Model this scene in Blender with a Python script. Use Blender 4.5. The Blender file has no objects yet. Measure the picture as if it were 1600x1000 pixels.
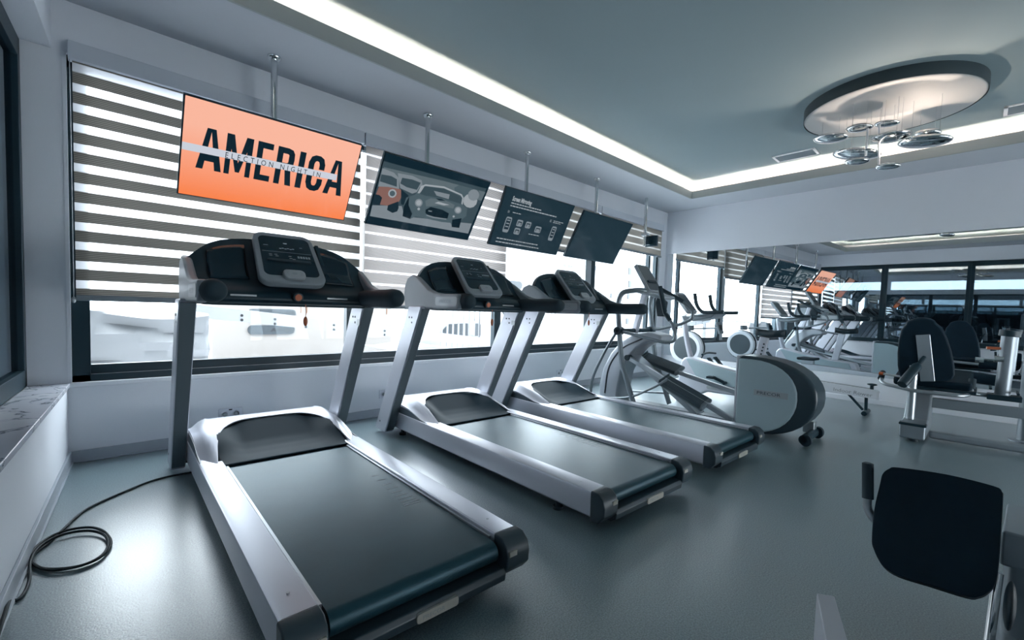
import bpy, bmesh, math, random
from mathutils import Vector, Matrix, Euler
random.seed(7)
D = bpy.data
SC = bpy.context.scene
COL = SC.collection
R = math.radians

# ------------------------------------------------------------------ camera
FPX, YAW, PITCH, ROLL, CY = 695.4, R(46.53), R(2.9), R(1.83), 518.46
CAMH = 1.15
cam_d = D.cameras.new('camera'); cam = D.objects.new('camera', cam_d); COL.objects.link(cam)
cam_d.sensor_width = 36.0
cam_d.lens = 36.0 * FPX / 1600.0
cam_d.shift_y = (CY - 500.0) / 1600.0
cam_d.clip_start = 0.05; cam_d.clip_end = 200
_f = Vector((math.cos(YAW) * math.cos(PITCH), math.sin(YAW) * math.cos(PITCH), -math.sin(PITCH)))
_r = Vector((math.sin(YAW), -math.cos(YAW), 0)); _u = _r.cross(_f)
_r2 = math.cos(ROLL) * _r + math.sin(ROLL) * _u
_u2 = -math.sin(ROLL) * _r + math.cos(ROLL) * _u
_m = Matrix.Identity(4)
for i in range(3):
    _m[i][0] = _r2[i]; _m[i][1] = _u2[i]; _m[i][2] = -_f[i]
_m[2][3] = CAMH
cam.matrix_world = _m
SC.camera = cam

# ------------------------------------------------------------------ world, exposure
SC.view_settings.view_transform = 'Standard'
SC.view_settings.look = 'None'
SC.view_settings.gamma = 1.0
SC.view_settings.use_curve_mapping = False
EXPO = 1.25
SC.view_settings.exposure = EXPO
SC.cycles.use_denoising = True
SC.cycles.max_bounces = 9
SC.cycles.diffuse_bounces = 5
SC.cycles.glossy_bounces = 6
SC.cycles.transparent_max_bounces = 14
SC.cycles.sample_clamp_indirect = 8
SC.cycles.blur_glossy = 0.5
W = D.worlds.new('overcast_sky'); SC.world = W; W.use_nodes = True
bg = W.node_tree.nodes['Background']
bg.inputs['Color'].default_value = (0.88, 0.95, 1.0, 1)
bg.inputs['Strength'].default_value = 5.2

def area(name, loc, rot, sx, sy, power, color, portal=False):
    l = D.lights.new(name, 'AREA'); l.shape = 'RECTANGLE'; l.size = sx; l.size_y = sy
    l.energy = power; l.color = color
    l.cycles.is_portal = portal
    o = D.objects.new(name, l); o.location = loc; o.rotation_euler = rot; COL.objects.link(o)
    return o

# room numbers
Y0 = 4.235            # inner face of the window wall
ZS, ZL, ZU = 3.07, 3.19, 3.33   # soffit, top of cove lip, raised ceiling
ZM0, ZM1 = 0.37, 2.29           # mirror bottom and top
AM = R(-2.5)          # the mirror wall is not quite square to the window wall
AL = R(-3.8)          # nor is the left wall
MX = 8.0
YB = -4.6             # wall behind the camera

# portals at the windows and at the added rear fill opening
area('portal_window_wall', (3.85, Y0 + 0.25, 1.65), (R(90), 0, 0), 7.7, 2.1, 1, (1, 1, 1), True)
area('portal_rear', (5.0, YB - 0.05, 0.7), (R(-90), 0, 0), 4.0, 1.3, 1, (1, 1, 1), True)

# ------------------------------------------------------------------ materials
def mat(name, col, rough=0.5, metal=0.0, spec=0.5, bump=0.0, bscale=200.0, vary=0.0, vscale=8.0, coat=0.0, emit=None, estr=1.0):
    m = D.materials.new(name); m.use_nodes = True
    nt = m.node_tree; b = nt.nodes['Principled BSDF']
    b.inputs['Base Color'].default_value = (*col, 1)
    b.inputs['Roughness'].default_value = rough
    b.inputs['Metallic'].default_value = metal
    b.inputs['Specular IOR Level'].default_value = spec
    b.inputs['Coat Weight'].default_value = coat
    if emit:
        b.inputs['Emission Color'].default_value = (*emit, 1); b.inputs['Emission Strength'].default_value = estr
    tc = nt.nodes.new('ShaderNodeTexCoord')
    if vary:
        n = nt.nodes.new('ShaderNodeTexNoise'); n.inputs['Scale'].default_value = vscale; n.inputs['Detail'].default_value = 6
        nt.links.new(tc.outputs['Object'], n.inputs['Vector'])
        mx = nt.nodes.new('ShaderNodeMix'); mx.data_type = 'RGBA'
        mx.inputs['A'].default_value = (*[c * (1 - vary) for c in col], 1)
        mx.inputs['B'].default_value = (*[min(1, c * (1 + vary)) for c in col], 1)
        nt.links.new(n.outputs['Fac'], mx.inputs['Factor']); nt.links.new(mx.outputs['Result'], b.inputs['Base Color'])
    if bump:
        n = nt.nodes.new('ShaderNodeTexNoise'); n.inputs['Scale'].default_value = bscale; n.inputs['Detail'].default_value = 4
        nt.links.new(tc.outputs['Object'], n.inputs['Vector'])
        bp = nt.nodes.new('ShaderNodeBump'); bp.inputs['Strength'].default_value = bump; bp.inputs['Distance'].default_value = 0.002
        nt.links.new(n.outputs['Fac'], bp.inputs['Height']); nt.links.new(bp.outputs['Normal'], b.inputs['Normal'])
    return m

M = {}
M['wall'] = mat('painted_plaster', (0.655, 0.685, 0.735), 0.75, bump=0.15, bscale=90, vary=0.03, vscale=2)
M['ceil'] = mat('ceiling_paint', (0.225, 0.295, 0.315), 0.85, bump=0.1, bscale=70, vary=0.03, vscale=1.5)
M['drum'] = mat('ceiling_drum_paint', (0.40, 0.41, 0.41), 0.6)
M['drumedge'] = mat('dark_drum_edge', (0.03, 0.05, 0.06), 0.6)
M['trimlip'] = mat('cove_lip_paint', (0.33, 0.36, 0.36), 0.7)
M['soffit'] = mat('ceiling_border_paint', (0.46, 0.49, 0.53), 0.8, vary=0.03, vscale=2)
M['base'] = mat('baseboard_paint', (0.33, 0.37, 0.42), 0.45)
M['frame'] = mat('dark_window_frame', (0.007, 0.026, 0.038), 0.42, spec=0.35, bump=0.05)
M['alu'] = mat('aluminium_mullion', (0.35, 0.38, 0.40), 0.4, metal=0.4)
M['silver'] = mat('silver_paint', (0.50, 0.52, 0.58), 0.36, metal=0.35, spec=0.5, bump=0.04, bscale=400)
M['silver2'] = mat('brushed_silver_rail', (0.47, 0.49, 0.55), 0.34, metal=0.45, bump=0.04, bscale=300, vary=0.05, vscale=3)
M['greypl'] = mat('grey_plastic', (0.20, 0.24, 0.27), 0.45, bump=0.05, bscale=500)
M['silver_dark'] = mat('dim_silver_paint', (0.27, 0.31, 0.345), 0.35, metal=0.4)
M['panelgrey'] = mat('blue_grey_panel', (0.34, 0.44, 0.48), 0.4)
M['midgrey_dark'] = mat('dark_housing_shell', (0.022, 0.042, 0.056), 0.33)
M['midgrey'] = mat('mid_grey_shell', (0.12, 0.155, 0.18), 0.36, bump=0.03, bscale=500)
M['darkpl'] = mat('dark_slate_plastic', (0.009, 0.030, 0.044), 0.42, spec=0.35, bump=0.08, bscale=500)
M['black'] = mat('black_rubber', (0.005, 0.020, 0.031), 0.55, spec=0.35, bump=0.15, bscale=400)
M['grip'] = mat('foam_grip', (0.010, 0.030, 0.043), 0.7, bump=0.3, bscale=300)
M['glossblk'] = mat('glossy_black_panel', (0.006, 0.022, 0.034), 0.12)
M['chrome'] = mat('chrome', (0.72, 0.74, 0.75), 0.06, metal=1.0)
M['steel'] = mat('satin_steel', (0.42, 0.46, 0.49), 0.3, metal=0.8)
M['white'] = mat('white_shell', (0.72, 0.75, 0.80), 0.35)
M['mesh'] = mat('dark_mesh', (0.06, 0.085, 0.10), 0.6, bump=0.6, bscale=250)
M['vinyl'] = mat('black_vinyl', (0.004, 0.018, 0.031), 0.65, spec=0.18, bump=0.25, bscale=260, vary=0.3, vscale=12)
M['badge'] = mat('champagne_badge', (0.52, 0.50, 0.44), 0.35, metal=0.3)
M['orange'] = mat('orange_plastic', (0.45, 0.10, 0.03), 0.4)
M['socket'] = mat('socket_plastic', (0.60, 0.63, 0.70), 0.3)
M['cable'] = mat('black_cable', (0.004, 0.014, 0.020), 0.6, spec=0.25)
M['cutwhite'] = mat('white_print', (0.55, 0.6, 0.62), 0.5)
M['dimprint'] = mat('grey_print', (0.26, 0.30, 0.32), 0.6)
M['darkprint'] = mat('dark_print', (0.02, 0.03, 0.04), 0.6)
M['mirror'] = mat('mirror_glass', (0.80, 0.84, 0.86), 0.0, metal=1.0)
M['ext'] = mat('outdoor_white', (0.225, 0.230, 0.238), 0.6, vary=0.05, vscale=1.2)  # one even off-white shared by the outdoor objects
M['extg'] = mat('outdoor_ground', (0.72, 0.72, 0.74), 0.8, vary=0.08, vscale=1)
M['extcream'] = mat('cream_container', (0.205, 0.188, 0.175), 0.6)
M['extgrey'] = mat('grey_plate', (0.022, 0.03, 0.037), 0.5)
M['extline'] = mat('rust_line', (0.16, 0.07, 0.03), 0.6)
M['exthole'] = mat('dark_bolt', (0.002, 0.004, 0.006), 0.6)
M['led'] = mat('warm_led', (1, 1, 1), 0.5, emit=(1.0, 0.78, 0.62), estr=40.0)
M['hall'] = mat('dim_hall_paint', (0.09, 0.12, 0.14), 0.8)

# floor: speckled vinyl
def floor_mat():
    m = mat('speckled_vinyl_floor', (0.14, 0.17, 0.19), 0.33, spec=0.6, coat=1.0)
    nt = m.node_tree; b = nt.nodes['Principled BSDF']; L = nt.links.new
    b.inputs['Coat Roughness'].default_value = 0.30
    tc = nt.nodes.new('ShaderNodeTexCoord')
    n1 = nt.nodes.new('ShaderNodeTexNoise'); n1.inputs['Scale'].default_value = 170; n1.inputs['Detail'].default_value = 3
    n2 = nt.nodes.new('ShaderNodeTexNoise'); n2.inputs['Scale'].default_value = 1.3; n2.inputs['Detail'].default_value = 5
    L(tc.outputs['Object'], n1.inputs['Vector']); L(tc.outputs['Object'], n2.inputs['Vector'])
    r1 = nt.nodes.new('ShaderNodeValToRGB')
    r1.color_ramp.elements[0].position = 0.32; r1.color_ramp.elements[0].color = (0.064, 0.108, 0.126, 1)
    r1.color_ramp.elements[1].position = 0.68; r1.color_ramp.elements[1].color = (0.208, 0.285, 0.310, 1)
    L(n1.outputs['Fac'], r1.inputs['Fac']); L(r1.outputs['Color'], b.inputs['Base Color'])
    mr = nt.nodes.new('ShaderNodeMapRange')
    mr.inputs['To Min'].default_value = 0.27; mr.inputs['To Max'].default_value = 0.40
    L(n2.outputs['Fac'], mr.inputs['Value']); L(mr.outputs['Result'], b.inputs['Roughness'])
    bp = nt.nodes.new('ShaderNodeBump'); bp.inputs['Strength'].default_value = 0.30; bp.inputs['Distance'].default_value = 0.0015
    L(n1.outputs['Fac'], bp.inputs['Height']); L(bp.outputs['Normal'], b.inputs['Normal']); L(bp.outputs['Normal'], b.inputs['Coat Normal'])
    return m
M['floor'] = floor_mat()

def marble_mat():
    m = mat('veined_marble', (0.5, 0.52, 0.56), 0.2)
    nt = m.node_tree; b = nt.nodes['Principled BSDF']; L = nt.links.new
    tc = nt.nodes.new('ShaderNodeTexCoord')
    n = nt.nodes.new('ShaderNodeTexNoise'); n.inputs['Scale'].default_value = 2.3; n.inputs['Detail'].default_value = 7; n.inputs['Distortion'].default_value = 1.2
    L(tc.outputs['Object'], n.inputs['Vector'])
    r = nt.nodes.new('ShaderNodeValToRGB'); e = r.color_ramp.elements
    e[0].position = 0.485; e[0].color = (0.52, 0.54, 0.60, 1)
    e[1].position = 0.515; e[1].color = (0.55, 0.57, 0.62, 1)
    k = e.new(0.50); k.color = (0.10, 0.12, 0.15, 1)
    k = e.new(0.493); k.color = (0.42, 0.45, 0.50, 1)
    k = e.new(0.508); k.color = (0.40, 0.43, 0.48, 1)
    L(n.outputs['Fac'], r.inputs['Fac']); L(r.outputs['Color'], b.inputs['Base Color'])
    return m
M['marble'] = marble_mat()

def belt_mat():
    m = mat('treadmill_belt', (0.010, 0.042, 0.058), 0.34, spec=0.6, bump=0.35, bscale=420, vary=0.35, vscale=5)
    m.node_tree.nodes['Principled BSDF'].inputs['Specular Tint'].default_value = (0.55, 0.85, 1.0, 1)
    return m
M['belt'] = belt_mat()

def glass_mat(name, tint, refl):
    m = D.materials.new(name); m.use_nodes = True; nt = m.node_tree; nt.nodes.clear(); L = nt.links.new
    o = nt.nodes.new('ShaderNodeOutputMaterial'); mx = nt.nodes.new('ShaderNodeMixShader')
    t = nt.nodes.new('ShaderNodeBsdfTransparent'); t.inputs['Color'].default_value = (*tint, 1)
    g = nt.nodes.new('ShaderNodeBsdfGlossy'); g.inputs['Roughness'].default_value = 0.0; g.inputs['Color'].default_value = (0.8, 0.9, 0.95, 1)
    mx.inputs[0].default_value = refl
    L(t.outputs[0], mx.inputs[1]); L(g.outputs[0], mx.inputs[2]); L(mx.outputs[0], o.inputs['Surface'])
    return m
M['glass'] = glass_mat('clear_pane', (0.97, 0.99, 1.0), 0.008)
M['darkglass'] = glass_mat('tinted_pane', (0.42, 0.48, 0.52), 0.36)

def blind_mat(name, z0, period, sheer_frac, dark, light, sheer_clear, lines=True, soft=0.06, dense_t=0.12):
    """day and night blind: horizontal bands of sheer and of dense weave, by height on the cloth"""
    m = D.materials.new(name); m.use_nodes = True; nt = m.node_tree; nt.nodes.clear(); L = nt.links.new
    N = nt.nodes.new
    o = N('ShaderNodeOutputMaterial'); tc = N('ShaderNodeTexCoord'); sep = N('ShaderNodeSeparateXYZ')
    L(tc.outputs['Object'], sep.inputs[0])
    def ma(op, a, b_=None, c=None):
        n = N('ShaderNodeMath'); n.operation = op
        for i, x in enumerate((a, b_, c)):
            if x is None: continue
            if isinstance(x, (int, float)): n.inputs[i].default_value = x
            else: L(x, n.inputs[i])
        return n.outputs[0]
    z = sep.outputs['Z']
    ph = ma('FRACT', ma('DIVIDE', ma('SUBTRACT', z, z0 - 50 * period), period))
    # band is 1 in the sheer part
    up = N('ShaderNodeMapRange'); up.interpolation_type = 'SMOOTHSTEP'
    up.inputs['From Min'].default_value = 0.0; up.inputs['From Max'].default_value = soft; L(ph, up.inputs['Value'])
    dn = N('ShaderNodeMapRange'); dn.interpolation_type = 'SMOOTHSTEP'
    dn.inputs['From Min'].default_value = sheer_frac; dn.inputs['From Max'].default_value = sheer_frac + soft
    dn.inputs['To Min'].default_value = 1; dn.inputs['To Max'].default_value = 0; L(ph, dn.inputs['Value'])
    band = ma('MULTIPLY', up.outputs['Result'], dn.outputs['Result'])
    # fine weave lines
    fine = ma('FRACT', ma('DIVIDE', z, period / 11.0))
    fl = ma('GREATER_THAN', fine, 0.55)
    dk = N('ShaderNodeMix'); dk.data_type = 'RGBA'
    dk.inputs['A'].default_value = (*dark, 1); dk.inputs['B'].default_value = (*[c * (0.45 if lines else 0.92) for c in dark], 1)
    L(fl, dk.inputs['Factor'])
    colr = N('ShaderNodeMix'); colr.data_type = 'RGBA'; L(band, colr.inputs['Factor'])
    L(dk.outputs['Result'], colr.inputs['A']); colr.inputs['B'].default_value = (*light, 1)
    df = N('ShaderNodeBsdfDiffuse'); tr = N('ShaderNodeBsdfTranslucent'); tp = N('ShaderNodeBsdfTransparent')
    L(colr.outputs['Result'], df.inputs['Color']); L(colr.outputs['Result'], tr.inputs['Color'])
    m1 = N('ShaderNodeMixShader'); m1.inputs[0].default_value = 0.5
    f1 = ma('MULTIPLY_ADD', band, 0.60, dense_t); L(f1, m1.inputs[0])
    L(df.outputs[0], m1.inputs[1]); L(tr.outputs[0], m1.inputs[2])
    m2 = N('ShaderNodeMixShader'); f2 = ma('MULTIPLY', band, sheer_clear); L(f2, m2.inputs[0])
    L(m1.outputs[0], m2.inputs[1]); L(tp.outputs[0], m2.inputs[2]); L(m2.outputs[0], o.inputs['Surface'])
    return m

def emis(name, col, s):
    m = D.materials.new(name); m.use_nodes = True; nt = m.node_tree
    b = nt.nodes['Principled BSDF']
    b.inputs['Base Color'].default_value = (0.004, 0.006, 0.008, 1)
    b.inputs['Roughness'].default_value = 0.12; b.inputs['Specular IOR Level'].default_value = 0.35
    b.inputs['Emission Color'].default_value = (*col, 1); b.inputs['Emission Strength'].default_value = s / 2 ** EXPO
    return m

def grad_screen():
    m = emis('orange_screen', (1, 0.35, 0.16), 0.95); nt = m.node_tree; L = nt.links.new
    tc = nt.nodes.new('ShaderNodeTexCoord'); s = nt.nodes.new('ShaderNodeSeparateXYZ'); L(tc.outputs['Generated'], s.inputs[0])
    r = nt.nodes.new('ShaderNodeValToRGB')
    r.color_ramp.elements[0].color = (1.0, 0.24, 0.075, 1); r.color_ramp.elements[1].color = (1.0, 0.50, 0.36, 1)
    r.color_ramp.elements[1].position = 0.75
    L(s.outputs['Z'], r.inputs['Fac']); L(r.outputs['Color'], nt.nodes['Principled BSDF'].inputs['Emission Color'])
    return m
M['scr_orange'] = grad_screen()
M['scr_black'] = emis('screen_black', (0.004, 0.016, 0.026), 1.0)
M['scr_white'] = emis('screen_white', (0.62, 0.66, 0.74), 0.95)
for i, g in enumerate([(0.004, 0.014, 0.022), (0.010, 0.026, 0.038), (0.045, 0.075, 0.092), (0.075, 0.115, 0.135), (0.12, 0.16, 0.18), (0.22, 0.26, 0.29), (0.36, 0.40, 0.43)]):
    M['g%d' % i] = emis('screen_grey_%d' % i, g, 0.9)
M['or'] = emis('screen_car_orange', (0.25, 0.13, 0.11), 0.9)
M['scr_navy'] = emis('screen_navy', (0.011, 0.028, 0.040), 1.0)

# ------------------------------------------------------------------ mesh helper
ORG = {}
class MB:
    def __init__(s): s.v = []; s.f = []; s.fm = []; s.m = 0
    def add(s, vs, fs):
        n = len(s.v); s.v += [Vector(v) for v in vs]
        for f in fs: s.f.append([i + n for i in f]); s.fm.append(s.m)
        return s
    def box(s, x0, x1, y0, y1, z0, z1):
        return s.add([(x0, y0, z0), (x1, y0, z0), (x1, y1, z0), (x0, y1, z0), (x0, y0, z1), (x1, y0, z1), (x1, y1, z1), (x0, y1, z1)],
                     [(0, 3, 2, 1), (4, 5, 6, 7), (0, 1, 5, 4), (1, 2, 6, 5), (2, 3, 7, 6), (3, 0, 4, 7)])
    def obox(s, c, size, rot=None):
        rot = rot or Matrix.Identity(3); c = Vector(c); h = [k / 2 for k in size]
        vs = [c + rot @ Vector((sx * h[0], sy * h[1], sz * h[2])) for sx, sy, sz in ((-1, -1, -1), (1, -1, -1), (1, 1, -1), (-1, 1, -1), (-1, -1, 1), (1, -1, 1), (1, 1, 1), (-1, 1, 1))]
        return s.add(vs, [(0, 3, 2, 1), (4, 5, 6, 7), (0, 1, 5, 4), (1, 2, 6, 5), (2, 3, 7, 6), (3, 0, 4, 7)])
    def bar(s, p0, p1, w, h, up=(0, 0, 1)):
        p0, p1 = Vector(p0), Vector(p1); d = (p1 - p0).normalized(); sd = d.cross(Vector(up)).normalized(); u = sd.cross(d)
        vs = []
        for p in (p0, p1):
            for a, b in ((-1, -1), (1, -1), (1, 1), (-1, 1)): vs.append(p + sd * a * w / 2 + u * b * h / 2)
        return s.add(vs, [(0, 1, 2, 3), (7, 6, 5, 4), (0, 4, 5, 1), (1, 5, 6, 2), (2, 6, 7, 3), (3, 7, 4, 0)])
    def tube(s, pts, r, n=12, smooth=0, cap=True):
        pts = [Vector(p) for p in pts]
        if smooth: pts, r = _spline(pts, r, smooth)
        rs = r if isinstance(r, (list, tuple)) else [r] * len(pts)
        t0 = (pts[1] - pts[0]).normalized()
        a = Vector((0, 0, 1)) if abs(t0.z) < 0.9 else Vector((1, 0, 0))
        nrm = (a - a.dot(t0) * t0).normalized(); base = len(s.v); vs = []
        for i, p in enumerate(pts):
            t = (pts[min(i + 1, len(pts) - 1)] - pts[max(i - 1, 0)]).normalized()
            nrm = (nrm - nrm.dot(t) * t).normalized(); b = t.cross(nrm)
            for k in range(n):
                an = 2 * math.pi * k / n
                vs.append(p + (nrm * math.cos(an) + b * math.sin(an)) * rs[i])
        fs = []
        for i in range(len(pts) - 1):
            for k in range(n):
                k2 = (k + 1) % n
                fs.append((i * n + k, i * n + k2, (i + 1) * n + k2, (i + 1) * n + k))
        if cap:
            fs.append(tuple(range(n - 1, -1, -1))); fs.append(tuple((len(pts) - 1) * n + k for k in range(n)))
        return s.add(vs, fs)
    def cyl(s, p0, p1, r, n=20): return s.tube([p0, p1], r, n)
    def prism(s, outline, fn, d0, d1):
        """outline of 2D points, fn(a,b,d)->3D, extruded from d0 to d1"""
        n = len(outline)
        vs = [fn(a, b, d0) for a, b in outline] + [fn(a, b, d1) for a, b in outline]
        fs = [tuple(range(n - 1, -1, -1)), tuple(range(n, 2 * n))]
        for i in range(n):
            j = (i + 1) % n; fs.append((i, j, n + j, n + i))
        return s.add(vs, fs)
    def grid(s, fn, nu, nv):
        vs = [fn(i / nu, j / nv) for i in range(nu + 1) for j in range(nv + 1)]
        fs = [(i * (nv + 1) + j, (i + 1) * (nv + 1) + j, (i + 1) * (nv + 1) + j + 1, i * (nv + 1) + j + 1) for i in range(nu) for j in range(nv)]
        return s.add(vs, fs)
    def ell(s, c, rr, rot=None, nu=20, nv=12):
        rot = rot or Matrix.Identity(3); c = Vector(c); vs = []; fs = []
        for j in range(1, nv):
            ph = math.pi * j / nv
            for i in range(nu):
                th = 2 * math.pi * i / nu
                vs.append(c + rot @ Vector((rr[0] * math.sin(ph) * math.cos(th), rr[1] * math.sin(ph) * math.sin(th), rr[2] * math.cos(ph))))
        vs.append(c + rot @ Vector((0, 0, rr[2]))); vs.append(c + rot @ Vector((0, 0, -rr[2])))
        t, b = len(vs) - 2, len(vs) - 1
        for j in range(nv - 2):
            for i in range(nu):
                k = (i + 1) % nu; fs.append((j * nu + i, (j + 1) * nu + i, (j + 1) * nu + k, j * nu + k))
        for i in range(nu):
            k = (i + 1) % nu; fs.append((t, i, k)); fs.append((b, (nv - 2) * nu + k, (nv - 2) * nu + i))
        return s.add(vs, fs)
    def lathe(s, prof, c, axis='z', n=32):
        c = Vector(c); vs = []; fs = []
        for r_, h in prof:
            for k in range(n):
                a = 2 * math.pi * k / n; x, y = r_ * math.cos(a), r_ * math.sin(a)
                vs.append(c + Vector({'z': (x, y, h), 'x': (h, x, y), 'y': (x, h, y)}[axis]))
        for i in range(len(prof) - 1):
            for k in range(n):
                k2 = (k + 1) % n; fs.append((i * n + k, i * n + k2, (i + 1) * n + k2, (i + 1) * n + k))
        fs.append(tuple(range(n - 1, -1, -1))); fs.append(tuple((len(prof) - 1) * n + k for k in range(n)))
        return s.add(vs, fs)
    def build(s, name, mats, parent=None, bevel=0.0, smooth=True, seg=2, ang=40, sub=0, recalc=True, solid=0):
        me = D.meshes.new(name)
        org = ORG.get(parent, Vector((0, 0, 0))) if parent else Vector((0, 0, 0))
        bm = bmesh.new(); vv = [bm.verts.new(v - org) for v in s.v]
        for f, mi in zip(s.f, s.fm):
            try:
                fc = bm.faces.new([vv[i] for i in f]); fc.material_index = mi
            except ValueError: pass
        if sub or solid: bmesh.ops.remove_doubles(bm, verts=bm.verts, dist=1e-5)
        if recalc: bmesh.ops.recalc_face_normals(bm, faces=bm.faces)
        for f in bm.faces: f.smooth = smooth
        if smooth:
            for e in bm.edges:
                if len(e.link_faces) == 2 and e.calc_face_angle(0) > R(ang): e.smooth = False
        bm.to_mesh(me); bm.free()
        for m in (mats if isinstance(mats, (list, tuple)) else [mats]): me.materials.append(M[m] if isinstance(m, str) else m)
        o = D.objects.new(name, me); COL.objects.link(o)
        if parent:
            o.parent = parent; ORG[o] = org
        if solid:
            md = o.modifiers.new('thickness', 'SOLIDIFY'); md.thickness = solid; md.offset = 0
        if bevel:
            md = o.modifiers.new('bevel', 'BEVEL'); md.width = bevel; md.segments = seg; md.limit_method = 'ANGLE'; md.angle_limit = R(35); md.harden_normals = True
        if sub:
            md = o.modifiers.new('subdivision', 'SUBSURF'); md.levels = sub; md.render_levels = sub
        return o

def _spline(pts, r, k):
    rs = list(r) if isinstance(r, (list, tuple)) else [r] * len(pts)
    out, ro = [], []
    P = [pts[0] * 2 - pts[1]] + pts + [pts[-1] * 2 - pts[-2]]
    for i in range(len(pts) - 1):
        a, b, c, d = P[i:i + 4]
        for j in range(k):
            t = j / k
            out.append(0.5 * ((2 * b) + (c - a) * t + (2 * a - 5 * b + 4 * c - d) * t * t + (3 * b - a - 3 * c + d) * t ** 3))
            ro.append(rs[i] * (1 - t) + rs[i + 1] * t)
    out.append(pts[-1]); ro.append(rs[-1])
    return out, ro

def bend(pts, rad, k=5):
    """round the corners of a polyline"""
    pts = [Vector(p) for p in pts]; out = [pts[0]]
    for i in range(1, len(pts) - 1):
        a, b, c = pts[i - 1], pts[i], pts[i + 1]
        ra = min(rad, (a - b).length * 0.48, (c - b).length * 0.48)
        p0 = b + (a - b).normalized() * ra; p1 = b + (c - b).normalized() * ra
        for j in range(k + 1):
            t = j / k; out.append((1 - t) ** 2 * p0 + 2 * t * (1 - t) * b + t * t * p1)
    out.append(pts[-1]); return out

def rrect(w, h, r, n=5, cx=0, cy=0):
    out = []
    for sx, sy, a0 in ((1, 1, 0), (-1, 1, 90), (-1, -1, 180), (1, -1, 270)):
        for j in range(n + 1):
            a = R(a0 + 90 * j / n); out.append((cx + sx * (w / 2 - r) + r * math.cos(a), cy + sy * (h / 2 - r) + r * math.sin(a)))
    return out

def tag(o, label=None, cat=None, group=None, kind=None):
    if label: o['label'] = label
    if cat: o['category'] = cat
    if group: o['group'] = group
    if kind: o['kind'] = kind
    return o
def thing(name, loc, label, cat, group=None, rz=0):
    o = D.objects.new(name, None); o.empty_display_size = 0.1; COL.objects.link(o)
    o.location = loc; o.rotation_euler = (0, 0, rz); ORG[o] = Vector(loc)
    return tag(o, label, cat, group)
def local_thing(name, label, cat, group=None):
    o = D.objects.new(name, None); o.empty_display_size = 0.1; COL.objects.link(o); ORG[o] = Vector((0, 0, 0))
    return tag(o, label, cat, group)
def struct(name, mb, m, parent=None, **k):
    o = mb.build(name, m, parent, **k)
    if parent is None: o['kind'] = 'structure'
    return o
def copy_tree(o, parent=None):
    c = o.copy(); COL.objects.link(c)
    if parent: c.parent = parent
    for ch in list(o.children): copy_tree(ch, c)
    return c

def text_mb(mb, s, size, origin, xdir, ydir, sx=1.0, bold=0.0, depth=0.001, spacing=1.0, align='LEFT'):
    """lettering as flat solid shapes added to a mesh builder"""
    cu = D.curves.new('lettering', 'FONT'); cu.body = s; cu.size = size; cu.offset = bold; cu.extrude = 0; cu.resolution_u = 3
    cu.space_character = spacing; cu.align_x = align
    ob = D.objects.new('lettering', cu); COL.objects.link(ob)
    dg = bpy.context.evaluated_depsgraph_get(); dg.update()
    me = D.meshes.new_from_object(ob.evaluated_get(dg))
    xd, yd = Vector(xdir).normalized(), Vector(ydir).normalized(); nd = xd.cross(yd); og = Vector(origin)
    vs = [og + xd * v.co.x * sx + yd * v.co.y + nd * depth for v in me.vertices]
    mb.add(vs, [tuple(p.vertices) for p in me.polygons])
    D.objects.remove(ob); D.curves.remove(cu); D.meshes.remove(me)
    return mb

def at(px, py, axis, val):
    """point of the room seen at a photo pixel, on the plane axis=val"""
    d = _r2 * ((px - 800) / FPX) + _u2 * (-(py - CY) / FPX) + _f
    o = Vector((0, 0, CAMH)); return o + d * ((val - o[axis]) / d[axis])

# ================================================================== ROOM
def LW(s, d, z):     # left wall: s metres from the corner towards the camera, d behind its face
    return Vector((-0.12 + s * math.sin(AL) - d * math.cos(AL), Y0 - s * math.cos(AL) - d * math.sin(AL) * 1.0, z))
def MW(t, d, z):     # mirror wall: t metres from the corner, d behind its face
    return Vector((MX + t * math.sin(AM) + d * math.cos(AM), Y0 - 0.015 - t * math.cos(AM) + d * math.sin(AM), z))
def fbox(mb, F, s0, s1, d0, d1, z0, z1):
    c = [F(s, d, z) for z in (z0, z1) for s, d in ((s0, d0), (s1, d0), (s1, d1), (s0, d1))]
    return mb.add(c, [(0, 3, 2, 1), (4, 5, 6, 7), (0, 1, 5, 4), (1, 2, 6, 5), (2, 3, 7, 6), (3, 0, 4, 7)])

struct('floor', MB().box(-1.0, 8.6, YB - 0.2, Y0 + 0.1, -0.06, 0.0), 'floor')
# raised ceiling and the lower boards around it
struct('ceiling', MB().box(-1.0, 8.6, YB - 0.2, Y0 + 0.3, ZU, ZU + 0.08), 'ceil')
LY, LX0 = 3.43, 0.45
def LXm(y): return 7.25 - (3.43 - y) * 0.036
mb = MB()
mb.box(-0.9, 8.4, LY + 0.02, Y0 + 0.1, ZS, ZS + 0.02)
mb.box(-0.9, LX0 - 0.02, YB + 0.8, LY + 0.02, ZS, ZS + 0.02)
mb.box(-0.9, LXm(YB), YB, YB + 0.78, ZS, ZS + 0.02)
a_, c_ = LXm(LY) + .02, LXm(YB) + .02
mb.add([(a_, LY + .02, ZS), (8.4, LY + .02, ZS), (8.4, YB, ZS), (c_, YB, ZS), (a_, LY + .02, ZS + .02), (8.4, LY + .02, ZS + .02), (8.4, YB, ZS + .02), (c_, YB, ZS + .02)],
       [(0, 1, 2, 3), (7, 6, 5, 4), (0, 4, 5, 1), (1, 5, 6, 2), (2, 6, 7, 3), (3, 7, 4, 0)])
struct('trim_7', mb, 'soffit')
mb = MB()
yb = YB + 0.8
mb.box(LX0, LXm(LY) + 0.001, LY, LY + 0.02, ZS - .001, ZL)
mb.box(LX0 - 0.02, LX0, yb - .02, LY + 0.02, ZS - .001, ZL)
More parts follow.
